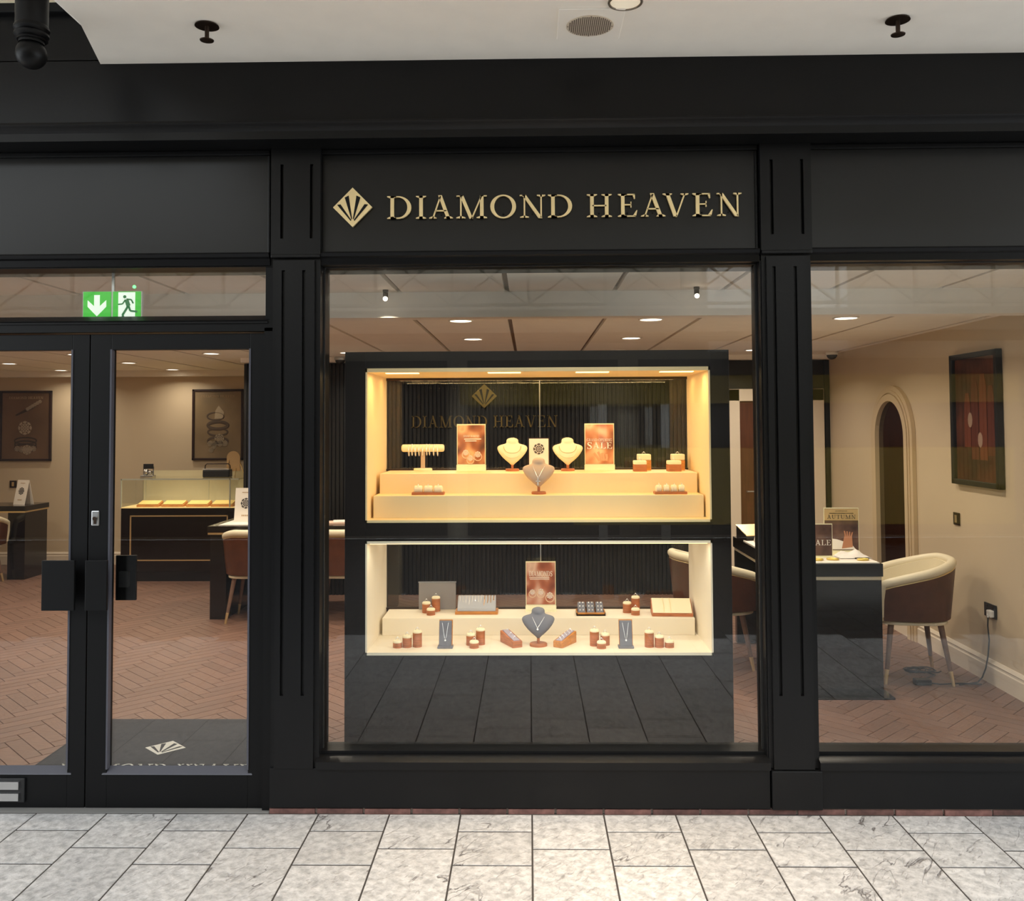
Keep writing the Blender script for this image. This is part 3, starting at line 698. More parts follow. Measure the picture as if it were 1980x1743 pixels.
# doormat
t = thing('doormat', 'dark grey entrance mat with pale emblem and lettering inside the doors', 'doormat', (-1.79, .75, .001))
obj('mat_body', box(-.64, -.46, 0, .64, .46, .012), MATT, t, bevel=.004)
em = MB().prismz([(-.105-.09, 0), (-.09, -.1), (.105-.09, 0), (-.09, .1)], .012, .0135)
obj('pale_emblem', em, MATL, t)
for q in EMB_SLOTS: obj('dark_ray', MB().prismz([(x*.105-.09, z*.1) for x, z in q], .0135, .0145), MATT, t)
lt = text_mb('DIAMOND HEAVEN', .11, width=1.02); lt.v = [(x, z-.335, .012+(.0015 if y < .001 else 0)) for x, y, z in lt.v]
obj('pale_lettering', lt, MATL, t)

# ================================================================== DISPLAY CABINET IN THE WINDOW
cb = thing('display_cabinet', 'tall dark window display cabinet with two lit cases', 'display cabinet', (0, .4, 0))
CX0, CX1, IX0, IX1 = -.886, .957, -.786, .865; D = .6
obj('left_side', box(CX0, 0, 0, IX0, D+.03, 2.02), DARKW, cb, bevel=.002)
obj('right_side', box(IX1, 0, 0, CX1, D+.03, 2.02), DARKW, cb, bevel=.002)
obj('header_panel', box(IX0, 0, 1.94, IX1, D+.03, 2.02), DARKW, cb)
obj('middle_rail', box(IX0, 0, 1.112, IX1, D+.03, 1.20), DARKW, cb)
obj('base_panel', box(IX0, .0, 0, IX1, D+.03, .572), DARKW, cb)
obj('plinth', box(CX0, .02, .0, CX1, .6, .03), DARKW, cb)
# upper case lining
u = obj('upper_case_lining', MB().box(IX0, -.004, 1.2, IX0+.008, D, 1.94).box(IX1-.008, -.004, 1.2, IX1, D, 1.94).box(IX0, -.004, 1.922, IX1, D, 1.94).box(IX0, -.004, 1.2, IX1, D, 1.212), CASEM, cb)
obj('upper_front_step', box(-.766, .1, 1.212, .848, .27, 1.32), CASEM, cb, bevel=.002)
obj('upper_back_step', box(-.76, .255, 1.212, .846, D, 1.42), CASEM, cb, bevel=.002)
for x in (-.62, -.12, .31, .72):
    l = obj('light_grille', box(x-.08, .06, 1.9185, x+.08, .11, 1.9225), LED, cb)
lw = obj('lower_case_lining', MB().box(IX0, -.004, .572, IX0+.008, D, 1.112).box(IX1-.008, -.004, .572, IX1, D, 1.112).box(IX0, -.004, 1.1, IX1, D, 1.112).box(IX0, -.004, .572, IX1, D, .585), CASEL, cb)
obj('lower_step', box(-.762, .35, .585, .842, D, .673), CASEL, cb, bevel=.002)
obj('lower_light_strip', box(IX0+.02, .01, 1.096, IX1-.02, .025, 1.1), LED, cb)
for nm, z0, z1 in (('upper', 1.42, 1.922), ('lower', .673, 1.1)):
    obj(nm+'_sliding_glass', box(IX0+.008, D-.012, z0, .06, D-.006, z1), CGLASS, cb); obj(nm+'_sliding_glass', box(.02, D-.004, z0, IX1-.008, D+.002, z1), CGLASS, cb)
    obj(nm+'_glass_edge', box(.055, D-.014, z0, .061, D-.005, z1), METAL, cb)
    obj(nm+'_glass_track', MB().box(IX0, D-.02, z1-.014, IX1, D+.004, z1).box(IX0, D-.02, z0, IX1, D+.004, z0+.008), DARKM, cb)
# lamps of the cases (LED bars under each case top)
area('upper_case_lamp', (.04, .09, 1.915), W_CASE_UP, 1.55, (1, .68, .31), cb, sy=.03)
area('upper_case_lamp', (.04, .42, 1.915), W_CASE_UP*.5, 1.55, (1, .68, .31), cb, sy=.03)
area('lower_case_lamp', (.04, .03, 1.094), W_CASE_LOW, 1.55, (1, .87, .68), cb, sy=.02)
area('lower_case_lamp', (.04, .4, 1.096), W_CASE_LOW*.35, 1.55, (1, .87, .68), cb, sy=.02)

# ------------------------------------------------------------------ jewellery displays
def bust_mesh(h=.146, w=.08, lean=.028):
    prof = [(0, .05), (.08, .2), (.18, .42), (.3, .66), (.42, .84), (.52, .95), (.6, 1.0), (.66, .985), (.71, .9), (.745, .74), (.77, .56), (.79, .45), (.83, .4), (.88, .4), (.93, .37), (.97, .28), (1.0, .1)]
    n = 24; vs = []; fs = []
    for v, k in prof:
        ww = w*k; dd = .02+.018*math.sin(PI*min(v/.75, 1)) if v < .8 else .027*k/.4
        dd = min(dd, ww*.9)
        yc = lean*v + (.0 if v < .8 else .004)
        for i in range(n):
            a = 2*PI*i/n; cx, cy = math.cos(a), math.sin(a)
            vs.append((ww*cx, yc+dd*cy*(1 if cy < 0 else .45), v*h))
    for r in range(len(prof)-1):
        for i in range(n): fs.append((r*n+i, r*n+(i+1) % n, (r+1)*n+(i+1) % n, (r+1)*n+i))
    fs.append(tuple(range(n-1, -1, -1))); t = (len(prof)-1)*n; fs.append(tuple(range(t, t+n)))
    def fy(x, z):
        v = z/h; k = 1
        for (v0, k0), (v1, k1) in zip(prof[:-1], prof[1:]):
            if v0 <= v <= v1: k = k0+(k1-k0)*(v-v0)/(v1-v0)
        ww = w*k; dd = .02+.018*math.sin(PI*min(v/.75, 1)) if v < .8 else .027*k/.4
        dd = min(dd, ww*.9); q = max(0, 1-(x/ww)**2)
        return lean*v-dd*math.sqrt(q)
    return MB().add(vs, fs), fy
BM, BFY = bust_mesh()
def bust(lab, x, y, z, m, neck, stemh=.03, base_r=.036):
    t = thing('necklace_bust', lab, 'necklace display', (x, y, z), 0, 'necklace busts')
    tm = MB().add(BM.v, BM.f); o = obj('bust_form', tm, m, t, smooth=60); o.location = (0, -.005, stemh)
    obj('base_disc', MB().lathe([(base_r, 0), (base_r, .01), (base_r-.003, .013), (.01, .013)], n=28), WOOD, t, smooth=30)
    obj('stem', MB().cyl((0, -.003, .01), .007, stemh, 12), WOOD, t)
    def P(x_, z_, e=.0022): return (x_, BFY(x_, z_)-e-.005, z_+stemh)
    if neck == 'u':
        for w, zt, zb, r in ((.045, .103, .066, .0012), (.05, .101, .042, .0017)):
            pts = []
            for i in range(25):
                a = -1+2*i/24; pts.append(P(w*math.sin(a*PI/2), zb+(zt-zb)*(abs(a)**2.2)))
            obj('chain', MB().tube(pts, r, 6), mat('chain_grey', (180, 172, 130), .3, .6) if w < .046 else CREAM, t)
    else:
        zc = .045 if neck == 'cross' else .055; xo = -.004
        pts = [P(-.03+(.03+xo)*i/10, .104+(zc-.104)*(i/10)**1.05) for i in range(11)]+[P(xo+(.03-xo)*i/10, zc+(.104-zc)*(i/10)**.95) for i in range(11)]
        obj('chain', MB().tube(pts, .0012, 6), SILVER, t)
        c = P(xo, zc, .003)
        if neck == 'cross':
            obj('cross_pendant', MB().box(c[0]-.0028, c[1]-.002, c[2]-.034, c[0]+.0028, c[1]+.001, c[2]).box(c[0]-.011, c[1]-.002, c[2]-.016, c[0]+.011, c[1]+.001, c[2]-.0105), SILVER, t, bevel=.0006)
        else: obj('drop_pendant', MB().sphere((c[0], c[1], c[2]-.005), .0052, 10, 7), GEM, t)
    return t
ZU, ZS, ZD, ZF = 1.42, 1.32, .673, .585
bust('cream necklace bust left of the diamond card in the upper case', -.09, .87, ZU, CREAM, 'u')
bust('cream necklace bust beside the SALE poster in the upper case', .203, .86, ZU, CREAM, 'u')
bust('taupe necklace bust with silver cross pendant in the upper case', .046, .585, ZS, TAUPE, 'cross', stemh=.034)
bust('grey necklace bust with drop pendant in the lower case', .039, .535, ZF, GREY, 'drop', stemh=.036, base_r=.043)

def poster_stand(name, lab, x, y, z, w, h, pm_, foot=.03, deco=None, rz=0, grp='acrylic poster stands', cat='poster'):
    t = thing(name, lab, cat, (x, y, z), rz, grp)
    obj('acrylic_holder', MB().box(-w/2-.004, 0, foot-.006, w/2+.004, .006, h).box(-w/2-.006, -.008, 0, w/2+.006, -.004, foot-.004).box(-w/2-.006, -.03, 0, w/2+.006, .03, .004), ACRYL, t)
    obj('printed_sheet', box(-w/2, -.0015, foot, w/2, 0, h-.006), pm_, t)
    if deco: deco(t, w, h, foot)
    return t
def gems(t, pts, r, m=None):
    for (x, z, k) in pts:
        g = MB().torus((x, -.0022, z-.012*k), r*k*.95, r*.13*k, 'y', 16, 5); obj('printed_ring', g, mat('ring_print', (236, 205, 176), .4, .3), t)
        g = MB(); round_brilliant(g, x, z, r*k*.75, -.0034, -.0016); obj('printed_gem', g, mat('gem_print', (250, 240, 232), .4), t)
def bars(t, x0, x1, zs, h, m):
    for z, a, b in zs: obj('printed_line', box(x0+a, -.003, z, x1-b, -.0016, z+h), m, t)
def deco_silk(t, w, h, f):
    obj('printed_words', text_mb('GRAND DIAMOND', .011, z0=h*.72, y0=-.0032, y1=-.0016, width=.085), PWHITE, t)
    bars(t, -w/2, w/2, [(h*.67, .035, .02), (h*.63, .04, .045)], .004, PWHITE)
    gems(t, [(-.03, .098, 1), (.035, .088, 1.1), (-.005, .068, 1)], .02)
def deco_sale(t, w, h, f):
    obj('printed_words', text_mb('GRAND OPENING', .014, z0=h*.62, y0=-.0032, y1=-.0016, width=w*.9, track=.1), PWHITE, t)
    obj('sale_lettering', text_mb('SALE', .036, z0=h*.455, y0=-.0032, y1=-.0016, width=w*.9), PWHITE, t)
    hm_ = MB()
    limb2 = lambda a, b, r: hm_.tube([(a[0], -.0008, a[1]), ((a[0]+b[0])/2+.003, -.0008, (a[1]+b[1])/2), (b[0], -.0008, b[1])], r, 8)
    for k in range(4): limb2((.0+.012*k, .05), (-.03+.022*k, .098-.006*abs(k-1)), .0065)
    hm_.v = [(x, -.0022+(y+.0008)*.1, z) for x, y, z in hm_.v]
    obj('printed_hand', hm_, mat('skin_print', (226, 160, 122), .5), t)
def deco_dia(t, w, h, f):
    obj('diamonds_lettering', text_mb('DIAMONDS', .027, z0=h*.7, y0=-.0032, y1=-.0016, width=w*.82, track=.06), PWHITE, t)
    bars(t, -w/2, w/2, [(h*.665, .015, .03), (h*.635, .018, .03)], .003, PWHITE)
    gems(t, [(-.045, .1, .9), (.0, .102, 1), (.048, .082, 1.1)], .021)
poster_stand('poster_stand', 'silk and rings advertising poster beside the bracelet bar', -.311, .92, ZU, .146, .25, SILK, .036, deco_silk)
poster_stand('poster_stand', 'GRAND OPENING SALE poster in the upper case', .375, .92, ZU, .15, .25, SILK2, .034, deco_sale)
poster_stand('poster_stand', 'pink diamonds advertising poster in the lower case', .057, .93, ZD, .152, .262, SILK3, .034, deco_dia)
t = thing('diamond_card', 'cream card with a printed round diamond behind the taupe bust', 'card', (.051, .925, ZU), 0)
obj('card_frame', box(-.058, 0, 0, .058, .006, .176), FRAMEM, t); obj('card_face', box(-.052, -.002, .004, .052, 0, .17), CARD, t)
obj('printed_diamond', round_brilliant(MB(), 0, .115, .03, -.003, -.002), INK, t)
obj('rear_strut', MB().quadbox([(-.02, .04, 0), (.02, .04, 0), (.02, .044, 0), (-.02, .044, 0), (-.02, .004, .14), (.02, .004, .14), (.02, .008, .14), (-.02, .008, .14)]), FRAMEM, t)

# bracelet bar
t = thing('bracelet_bar', 'cream T-shaped bracelet bar hung with silver bracelets', 'bracelet display', (-.572, .93, ZU))
obj('base', MB().prismz([(.05*math.cos(a*PI/12), .03*math.sin(a*PI/12)) for a in range(24)], 0, .014), CREAM, t, bevel=.003)
obj('post', MB().box(-.011, -.008, .014, .011, .008, .115), TAUPE, t, bevel=.002)
obj('padded_bar', MB().lathe([(.012, -.115), (.019, -.11), (.02, -.1), (.02, .1), (.019, .11), (.012, .115)], (0, 0, .122), 16, 'x'), CREAM, t, smooth=True)
for k in range(9):
    x = -.078+.0195*k+random.uniform(-.003, .003)
    obj('bracelet', MB().torus((x, 0, .115-random.uniform(0, .006)), .024, .0022, 'x', 18, 6, sz=1.25), SILVER, t)

# ring blocks
def ring_block(lab, x, y, s, h):
    t = thing('ring_block', lab, 'ring display', (x, y, ZU), random.uniform(-.05, .05), 'wooden ring blocks')
    obj('wood_block', box(-s/2, -s/2, 0, s/2, s/2, h*.62), WOOD if h < .07 else WOODL, t, bevel=.002)
    obj('cream_pad', box(-s/2, -s/2, h*.62, s/2, s/2, h), CREAM, t, bevel=.005)
    r = obj('ring', MB().torus((0, 0, h+.001), .009, .0013, 'y', 14, 5), SILVER, t); obj('gem', MB().sphere((0, 0, h+.011), .0028, 8, 6), GEM, r)
ring_block('low wooden ring block in front, nearer the SALE poster', .575, .80, .068, .056)
ring_block('tall wooden ring block behind, nearer the SALE poster', .612, .925, .068, .085)
ring_block('low wooden ring block in front, right end of the upper case', .75, .79, .068, .056)
ring_block('tall wooden ring block behind, right end of the upper case', .79, .915, .066, .085)

def ring_tray(lab, x, y, n):
    t = thing('ring_tray', lab, 'ring tray', (x, y, ZS), 0, 'ring trays')
    obj('wood_base', box(-.08, -.03, 0, .08, .03, .013), WOOD, t, bevel=.002)
    w = .15/n
    for k in range(n):
        xc = -.075+w*(k+.5)
        p = obj('cream_pad', MB().lathe([(.012, -w/2+.003), (.019, -w/2+.008), (.019, w/2-.008), (.012, w/2-.003)], (xc, 0, .026), 14, 'x'), CREAM, t, smooth=True)
        obj('ring', MB().torus((xc, -.004, .044), .009, .0013, 'x', 14, 5), SILVER, p)
ring_tray('ring tray with three cream rolls at the left of the front step', -.504, .575, 3)
ring_tray('ring tray with four cream rolls at the right of the front step', .695, .565, 4)

# cylindrical ring stands
HT = {'tall': .068, 'middle': .046, 'short': .024}
def ring_stand(lab, x, y, z, h, grp):
    t = thing('ring_stand', lab, 'ring stand', (x, y, z), random.uniform(-.3, .3), grp)
    hh = HT[h]
    obj('wood_drum', MB().lathe([(.0225, 0), (.0225, hh)], n=24), WOOD, t, smooth=30)
    obj('cream_pad', MB().lathe([(.0222, hh), (.0225, hh+.006), (.019, hh+.0105), (.008, hh+.012)], n=24), CREAM, t, smooth=40)
    r = obj('ring', MB().torus((0, 0, hh+.014), .0085, .0011, 'y', 16, 5), SILVER, t); obj('gem', MB().sphere((0, 0, hh+.0245), .003, 8, 6), GEM, r)
def trio(where, pts, z):
    for (h, x, y) in pts: ring_stand('%s wooden ring stand of the trio %s' % (h, where), x, y, z, h, 'ring stands of the trio '+where)
trio('at the left end of the lower case floor', [('short', -.647, .50), ('middle', -.601, .507), ('tall', -.552, .515)], ZF)
trio('beside the left ring bar', [('middle', -.293, .548), ('tall', -.246, .56), ('short', -.273, .492)], ZF)
trio('beside the right ring bar', [('tall', .313, .535), ('middle', .366, .548), ('short', .343, .483)], ZF)
trio('at the right end of the lower case floor', [('tall', .577, .51), ('middle', .625, .505), ('short', .673, .502)], ZF)
trio('left of the bracelet ramp', [('middle', -.55, .89), ('tall', -.503, .925), ('short', -.52, .833)], ZD)
trio('beside the chain tray on the lower shelf', [('middle', .511, .885), ('tall', .56, .925), ('short', .548, .828)], ZD)

# pendant slabs
def pendant_slab(lab, x, y):
    t = thing('pendant_slab', lab, 'pendant display', (x, y, ZF), 0, 'grey pendant slabs')
    obj('foot', box(-.037, -.02, 0, .037, .03, .01), GREY, t, bevel=.002)
    s = .028
    obj('slab', MB().quadbox([(-.03, -.012, .01), (.03, -.012, .01), (.03, .004, .01), (-.03, .004, .01), (-.03, -.012+s, .125), (.03, -.012+s, .125), (.03, .004+s, .125), (-.03, .004+s, .125)]), GREY, t, bevel=.0015)
    obj('back_board', MB().quadbox([(-.032, .004, .01), (.034, .004, .01), (.034, .012, .01), (-.032, .012, .01), (-.032, .004+s, .128), (.034, .004+s, .128), (.034, .012+s, .128), (-.032, .012+s, .128)]), WOODL, t)
    P = lambda x_, z_: (x_, -.0135+s*(z_-.01)/.115, z_)
    ch = obj('chain', MB().tube([P(-.016, .118), P(-.004, .05), P(0, .042), P(.004, .05), P(.014, .118)], .0011, 6), SILVER, t)
    obj('pendant', MB().sphere(P(0, .037), .0048, 10, 7), GEM, ch)
pendant_slab('grey velvet pendant slab with chain, left of centre in the lower case', -.413, .49)
pendant_slab('grey velvet pendant slab with chain, right of centre in the lower case', .462, .49)

# slanted ring bars
def ring_bar(lab, xa, ya, xb, yb, n):
    a = Vector((xa, ya, 0)); b = Vector((xb, yb, 0)); L_ = (b-a).length; ang = math.atan2(yb-ya, xb-xa)
    t = thing('ring_bar', lab, 'ring display', ((xa+xb)/2, (ya+yb)/2, ZF), ang, 'slanted wooden ring bars')
    l = L_/2; w = .026     # local -x end is the far, higher end
    obj('wood_bar', MB().quadbox([(-l, -w, 0), (l, -w, 0), (l, w, 0), (-l, w, 0), (-l, -w, .056), (l, -w, .03), (l, w, .03), (-l, w, .056)]), WOODL if xa > 0 else WOOD, t, bevel=.003)
    obj('lilac_pad', MB().quadbox([(-l+.008, -w*.6, .054), (l-.01, -w*.6, .03), (l-.01, w*.6, .03), (-l+.008, w*.6, .054), (-l+.008, -w*.6, .059), (l-.01, -w*.6, .0345), (l-.01, w*.6, .0345), (-l+.008, w*.6, .059)]), mat('lilac_velvet', (176, 166, 180), .85), t)
    for k in range(n):
        f = (k+.7)/(n+.4); x = -l+2*l*f; z = .06-.026*f
        r = obj('ring', MB().torus((x, 0, z), .009, .0014, 'x', 14, 5), SILVER, t); obj('gem', MB().sphere((x, 0, z+.0105), .0032, 8, 6), GEM, r)
ring_bar('slanted wooden ring bar left of the grey bust', -.128, .63, -.062, .49, 3)
ring_bar('slanted wooden ring bar right of the grey bust', .207, .615, .132, .49, 5)

t = thing('grey_panel', 'plain grey upright panel behind the ring stands of the lower case', 'panel', (-.5, .972, ZD))
obj('panel_board', box(-.1, -.004, 0, .1, .004, .145), mat('panel_grey', (150, 146, 146), .35), t, bevel=.002); obj('panel_rim', box(-.102, -.006, .143, .102, .006, .149), METAL, t)
# bracelet ramp
t = thing('bracelet_ramp', 'grey sloped bracelet ramp on an oak base in the lower case', 'bracelet display', (-.282, .885, ZD))
obj('oak_base', box(-.112, -.05, 0, .112, .05, .016), WOODL, t, bevel=.002)
obj('grey_ramp', MB().prismx([(-.045, .016), (-.04, .03), (.02, .085), (.036, .085), (.036, .016)], -.1, .1), mat('pale_grey_velvet', (178, 178, 182), .8), t, bevel=.003)
for k in range(12):
    x = -.09+.0164*k; l = random.uniform(.02, .045); zt = .084
    obj('bracelet', MB().tube([(x, .022, zt+.002), (x+random.uniform(-.002, .002), .0, zt-.016), (x+random.uniform(-.004, .004), .02-l, zt-.005-l*.85)], .0024, 6), SILVER if k < 8 else mat('rose_gold', (230, 190, 150), .2, 1), t)
# earring tray
t = thing('earring_tray', 'oak tray with three grey pads of white stud earrings', 'earring tray', (.315, .845, ZD))
obj('oak_tray', MB().box(-.075, -.045, 0, .075, .045, .008).box(-.075, -.045, 0, .075, -.04, .017).box(-.075, .04, 0, .075, .045, .02).box(-.075, -.045, 0, -.07, .045, .018).box(.07, -.045, 0, .075, .045, .018), WOODL, t)
for k in (-1, 0, 1):
    xc = k*.047
    p = obj('grey_pad', MB().quadbox([(xc-.019, -.036, .008), (xc+.019, -.036, .008), (xc+.019, .034, .008), (xc-.019, .034, .008), (xc-.019, -.034, .014), (xc+.019, -.034, .014), (xc+.019, .034, .058), (xc-.019, .034, .058)]), GREY, t, bevel=.002)
    for (a, b) in ((-.008, .2), (.009, .2), (-.008, .55), (.009, .55), (-.008, .88), (.009, .88)):
        obj('pearl_stud', MB().sphere((xc+a, -.034+.068*b, .0165+.044*b), .0042, 8, 6), mat('pearl', (248, 246, 244), .2), p)
# chain tray
t = thing('chain_tray', 'cream sloped tray with fine chains at the right of the lower shelf', 'necklace tray', (.737, .84, ZD), -.06)
obj('wood_wedge', MB().prismx([(-.06, 0), (-.06, .014), (.055, .072), (.06, .068), (.06, 0)], -.105, .105), WOOD, t, bevel=.002)
obj('cream_pad', MB().prismx([(-.056, .0165), (-.056, .02), (.05, .0745), (.054, .07)], -.1, .1), CREAM, t, bevel=.002)
for x in (-.045, -.01): obj('chain', MB().tube([(x, .05, .077), (x+.004, .0, .051), (x+.002, -.055, .023)], .001, 5), GOLD, t)

# ================================================================== SHOP FURNITURE
def make_chair(name, lab, loc, rz, grp='cream and brown tub chairs'):
    """tub chair, faces local -y"""
    t = thing(name, lab, 'chair', loc, rz, grp)
    N_ = 36; cv = []
    for i in range(N_+1):
        s_ = -1+2*i/N_     # along the U: -1 front of one arm, 0 back, 1 front of the other arm
        a = s_*2.35; rx, ry = .275, .265
        x = rx*math.copysign(abs(math.sin(a))**.85, math.sin(a)); y = ry*math.copysign(abs(math.cos(a))**.9, math.cos(a))
        if abs(s_) > .67: y = ry*-.0-(abs(s_)-.67)/.33*.235; x = math.copysign(.275+.004-(abs(s_)-.67)*.06, s_)
        q = abs(s_)
        top = .775-.13*(max(0, q-.18)/.82)**1.25
        cv.append((x, y, top, q))
    def surf(off, zl, zt, taper=.86):
        vs = []; 
        rows_ = 6
        for r_ in range(rows_+1):
            for x, y, top, q in cv:
                zz0 = zl; zz1 = top-zt; f = r_/rows_; z = zz0+(zz1-zz0)*f
                k = taper+(1-taper)*(z-.4)/.37
                n_ = math.hypot(x, y) or 1
                vs.append((x*k+off*x/n_, y*k+off*y/n_, z))
        m = len(cv); fs_ = [(r_*m+i, r_*m+i+1, (r_+1)*m+i+1, (r_+1)*m+i) for r_ in range(rows_) for i in range(m-1)]
        return vs, fs_
    def shell(o0, o1, zl, zt):
        v0, f0 = surf(o0, zl, zt); v1, f1 = surf(o1, zl, zt); n = len(v0); m = len(cv); mb = MB()
        fs_ = [f[::-1] for f in f0]+[tuple(i+n for i in f) for f in f1]
        rim = [i for i in range(m)]+[r_*m+m-1 for r_ in range(1, 7)]+[6*m+i for i in range(m-2, -1, -1)]+[r_*m for r_ in range(5, 0, -1)]
        for i in range(len(rim)):
            a, b = rim[i], rim[(i+1) % len(rim)]; fs_.append((a, b, b+n, a+n))
        return mb.add(v0+v1, fs_)
    obj('leather_shell', shell(-.002, .018, .405, .045), LEATHER, t, smooth=50)
    obj('inner_padding', shell(-.042, -.004, .42, .02), CREAML, t, smooth=50)
    path = []
    for x, y, top, q in cv:
        k = .86+.14*(top-.4)/.37; path.append((x*k*.975, y*k*.975, top-.012))
    fr = path[0]; bk = path[-1]
    a0 = (fr[0]*.9, fr[1]-.012, .43); b0 = (bk[0]*.9, bk[1]-.012, .43)
    path = [a0, (fr[0]*.96, fr[1]-.014, .54)]+path+[(bk[0]*.96, bk[1]-.014, .54), b0]
    obj('padded_rim', MB().tube(path, .029, 10), CREAML, t, smooth=70)
    obj('piping', MB().tube([(x*(.86+.14*(top-.06-.4)/.37)*1.045, y*(.86+.14*(top-.06-.4)/.37)*1.045, top-.045) for x, y, top, q in cv], .006, 6), BRASS, t)
    sp = [(.215*math.copysign(abs(math.cos(a))**.6, math.cos(a)), -.02+.225*math.copysign(abs(math.sin(a))**.6, math.sin(a))) for a in [2*PI*k/32 for k in range(32)]]
    mb = MB(); vs = []; prof = [(.94, .39), (1.0, .4), (1.02, .43), (1.0, .465), (.9, .478), (.5, .485)]
    for k, z in prof: vs += [(x*k, y*k, z) for x, y in sp]
    n = len(sp); f = [(r_*n+i, r_*n+(i+1) % n, (r_+1)*n+(i+1) % n, (r_+1)*n+i) for r_ in range(len(prof)-1) for i in range(n)]
    f += [tuple(range(n-1, -1, -1)), tuple(range((len(prof)-1)*n, len(prof)*n))]
    obj('seat_cushion', mb.add(vs, f), CREAML, t, smooth=70)
    obj('seat_frame', MB().prismz([(x*1.06, y*1.06) for x, y in sp], .375, .397), CREAML, t, bevel=.006)
    for sx in (-1, 1):
        for sy in (-1, 1):
            p0, p1 = Vector((sx*.155, sy*.15, .38)), Vector((sx*.215, sy*.205, 0)); pm1 = p0.lerp(p1, .76)
            l = obj('leg', MB().tube([p0, pm1], .02, 12, r1=.0135), LEGW, t, smooth=60)
            obj('brass_tip', MB().tube([pm1, p1], .0137, 12, r1=.0095), BRASS, l, smooth=60)
    return t
make_chair('tub_chair', 'cream tub chair by the right wall, empty side turned to the desk', (2.49, 2.13, 0), -PI/2-.12)
make_chair('tub_chair', 'tub chair half hidden behind the display cabinet, left of the desk', (1.255, 2.42, 0), PI/2+.22)
make_chair('tub_chair', 'tub chair seen from behind through the right door', (-2.36, 3.93, 0), PI+.05)
make_chair('tub_chair', 'tub chair seen in the gap left of the display cabinet', (-1.62, 3.93, 0), PI-.05)
make_chair('tub_chair', 'tub chair cut off by the left edge of the photo', (-5.90, 5.62, 0), PI)

# ------------------------------------------------------------------ tables and desk
def table(lab, x0, x1, y0, y1, legs, top=.80):
    t = thing('consultation_table', lab, 'table', ((x0+x1)/2, (y0+y1)/2, 0), 0, 'dark consultation tables')
    a, b, c, d = x0-(x0+x1)/2, x1-(x0+x1)/2, y0-(y0+y1)/2, y1-(y0+y1)/2
    obj('table_top', box(a, c, top-.055, b, d, top), DARKG, t, bevel=.002)
    obj('brass_strip', box(a+.004, c+.004, top-.072, b-.004, d-.004, top-.055), BRASS, t)
    obj('apron', box(a+.01, c+.05, top-.075, b-.01, d-.05, top-.07), DARKG, t)
    for (p, q) in legs: obj('end_panel', box(p-(x0+x1)/2, c+.02, 0, q-(x0+x1)/2, d-.02, top-.072), DARKG, t, bevel=.002)
    return t
table('dark table with brass strip in front of the two tub chairs', -2.78, -1.2, 3.87, 4.55, ((-2.76, -2.62), (-1.36, -1.22)))
table('dark table with brass strip at the far left of the shop', -7.1, -5.5, 5.9, 6.4, ((-5.7, -5.51), (-7.09, -6.95)))
# right desk: end panel faces the window
dk = thing('jewellery_desk', 'glossy dark desk with solid end panel behind the right window', 'desk', (1.86, 2.4, 0))
obj('end_panel', box(-.3, -.69, .01, .3, -.62, .70), DARKG, dk, bevel=.002)
obj('end_panel', box(-.3, .6, .01, .3, .66, .70), DARKG, dk, bevel=.002)
obj('modesty_panel', box(-.03, -.62, .3, .03, .6, .70), DARKG, dk)
obj('brass_strip', box(-.297, -.697, .70, .297, .67, .722), mat('pale_brass', (226, 212, 186), .3, .6), dk)
obj('desk_top', box(-.305, -.705, .722, .305, .68, .80), DARKG, dk, bevel=.002)
obj('plinth', box(-.31, -.79, 0, .33, -.55, .012), DARKG, dk)
obj('white_top_sheet', box(-.29, -.69, .80, .29, .4, .806), CARD, dk)

# things on the right desk
ZT = .806
def deco_aut(t, w, h, f):
    obj('pale_heading', box(-w/2, -.003, h*.73, w/2, -.0016, h-.008), mat('heading_tan', (196, 166, 118), .6), t)
    obj('autumn_lettering', text_mb('AUTUMN', .026, z0=h*.765, y0=-.0045, y1=-.003, width=w*.85), INK, t)
    bars(t, -w/2, w/2, [(h*.87, .03, .03), (h*.92, .07, .07)], .006, INK)
    mb = MB()
    for k in range(4): mb.prism([(.02+.012*k, .12), (.03+.012*k, .12), (.022+.017*k, .155-.003*k), (.014+.017*k, .155-.003*k)], -.003, -.0016)
    mb.prism([(.0, .04), (.07, .05), (.066, .12), (.018, .124)], -.003, -.0016)
    obj('printed_hand', mb, mat('hand_print', (198, 138, 104), .6), t)
    obj('printed_sleeve', MB().prism([(-.1, .035), (.09, .035), (.06, .07), (-.03, .1), (-.1, .11)], -.0025, -.0012), PWHITE, t)
poster_stand('autumn_poster', 'brown AUTUMN poster on the desk by the right window', 2.035, 2.05, ZT, .215, .305, PAUT, .03, deco_aut, rz=-.05, grp=None)
def deco_sale2(t, w, h, f):
    obj('sale_lettering', text_mb('SALE', .034, z0=h*.36, y0=-.0032, y1=-.0016, width=w*.9), PWHITE, t)
poster_stand('sale_sign', 'small brown SALE sign in front of the AUTUMN poster', 1.86, 1.93, ZT, .145, .215, PAUT, .012, deco_sale2, grp=None)
t = thing('crumpled_cloth', 'crumpled white cloth lying in front of the AUTUMN poster', 'cloth', (2.06, 1.93, ZT))
cm = MB(); vs = []; NN = 14
for i in range(NN+1):
    for j in range(NN+1):
        u, v = i/NN-.5, j/NN-.5; r_ = max(abs(u), abs(v))*2
        z = (.05*(1-r_**2)*(.6+.4*math.sin(9*u+4*v)*math.cos(7*v-3*u)))+.004
        vs.append((u*.2, v*.14, max(.003, z)))
cm.add(vs, [(i*(NN+1)+j, (i+1)*(NN+1)+j, (i+1)*(NN+1)+j+1, i*(NN+1)+j+1) for i in range(NN) for j in range(NN)])
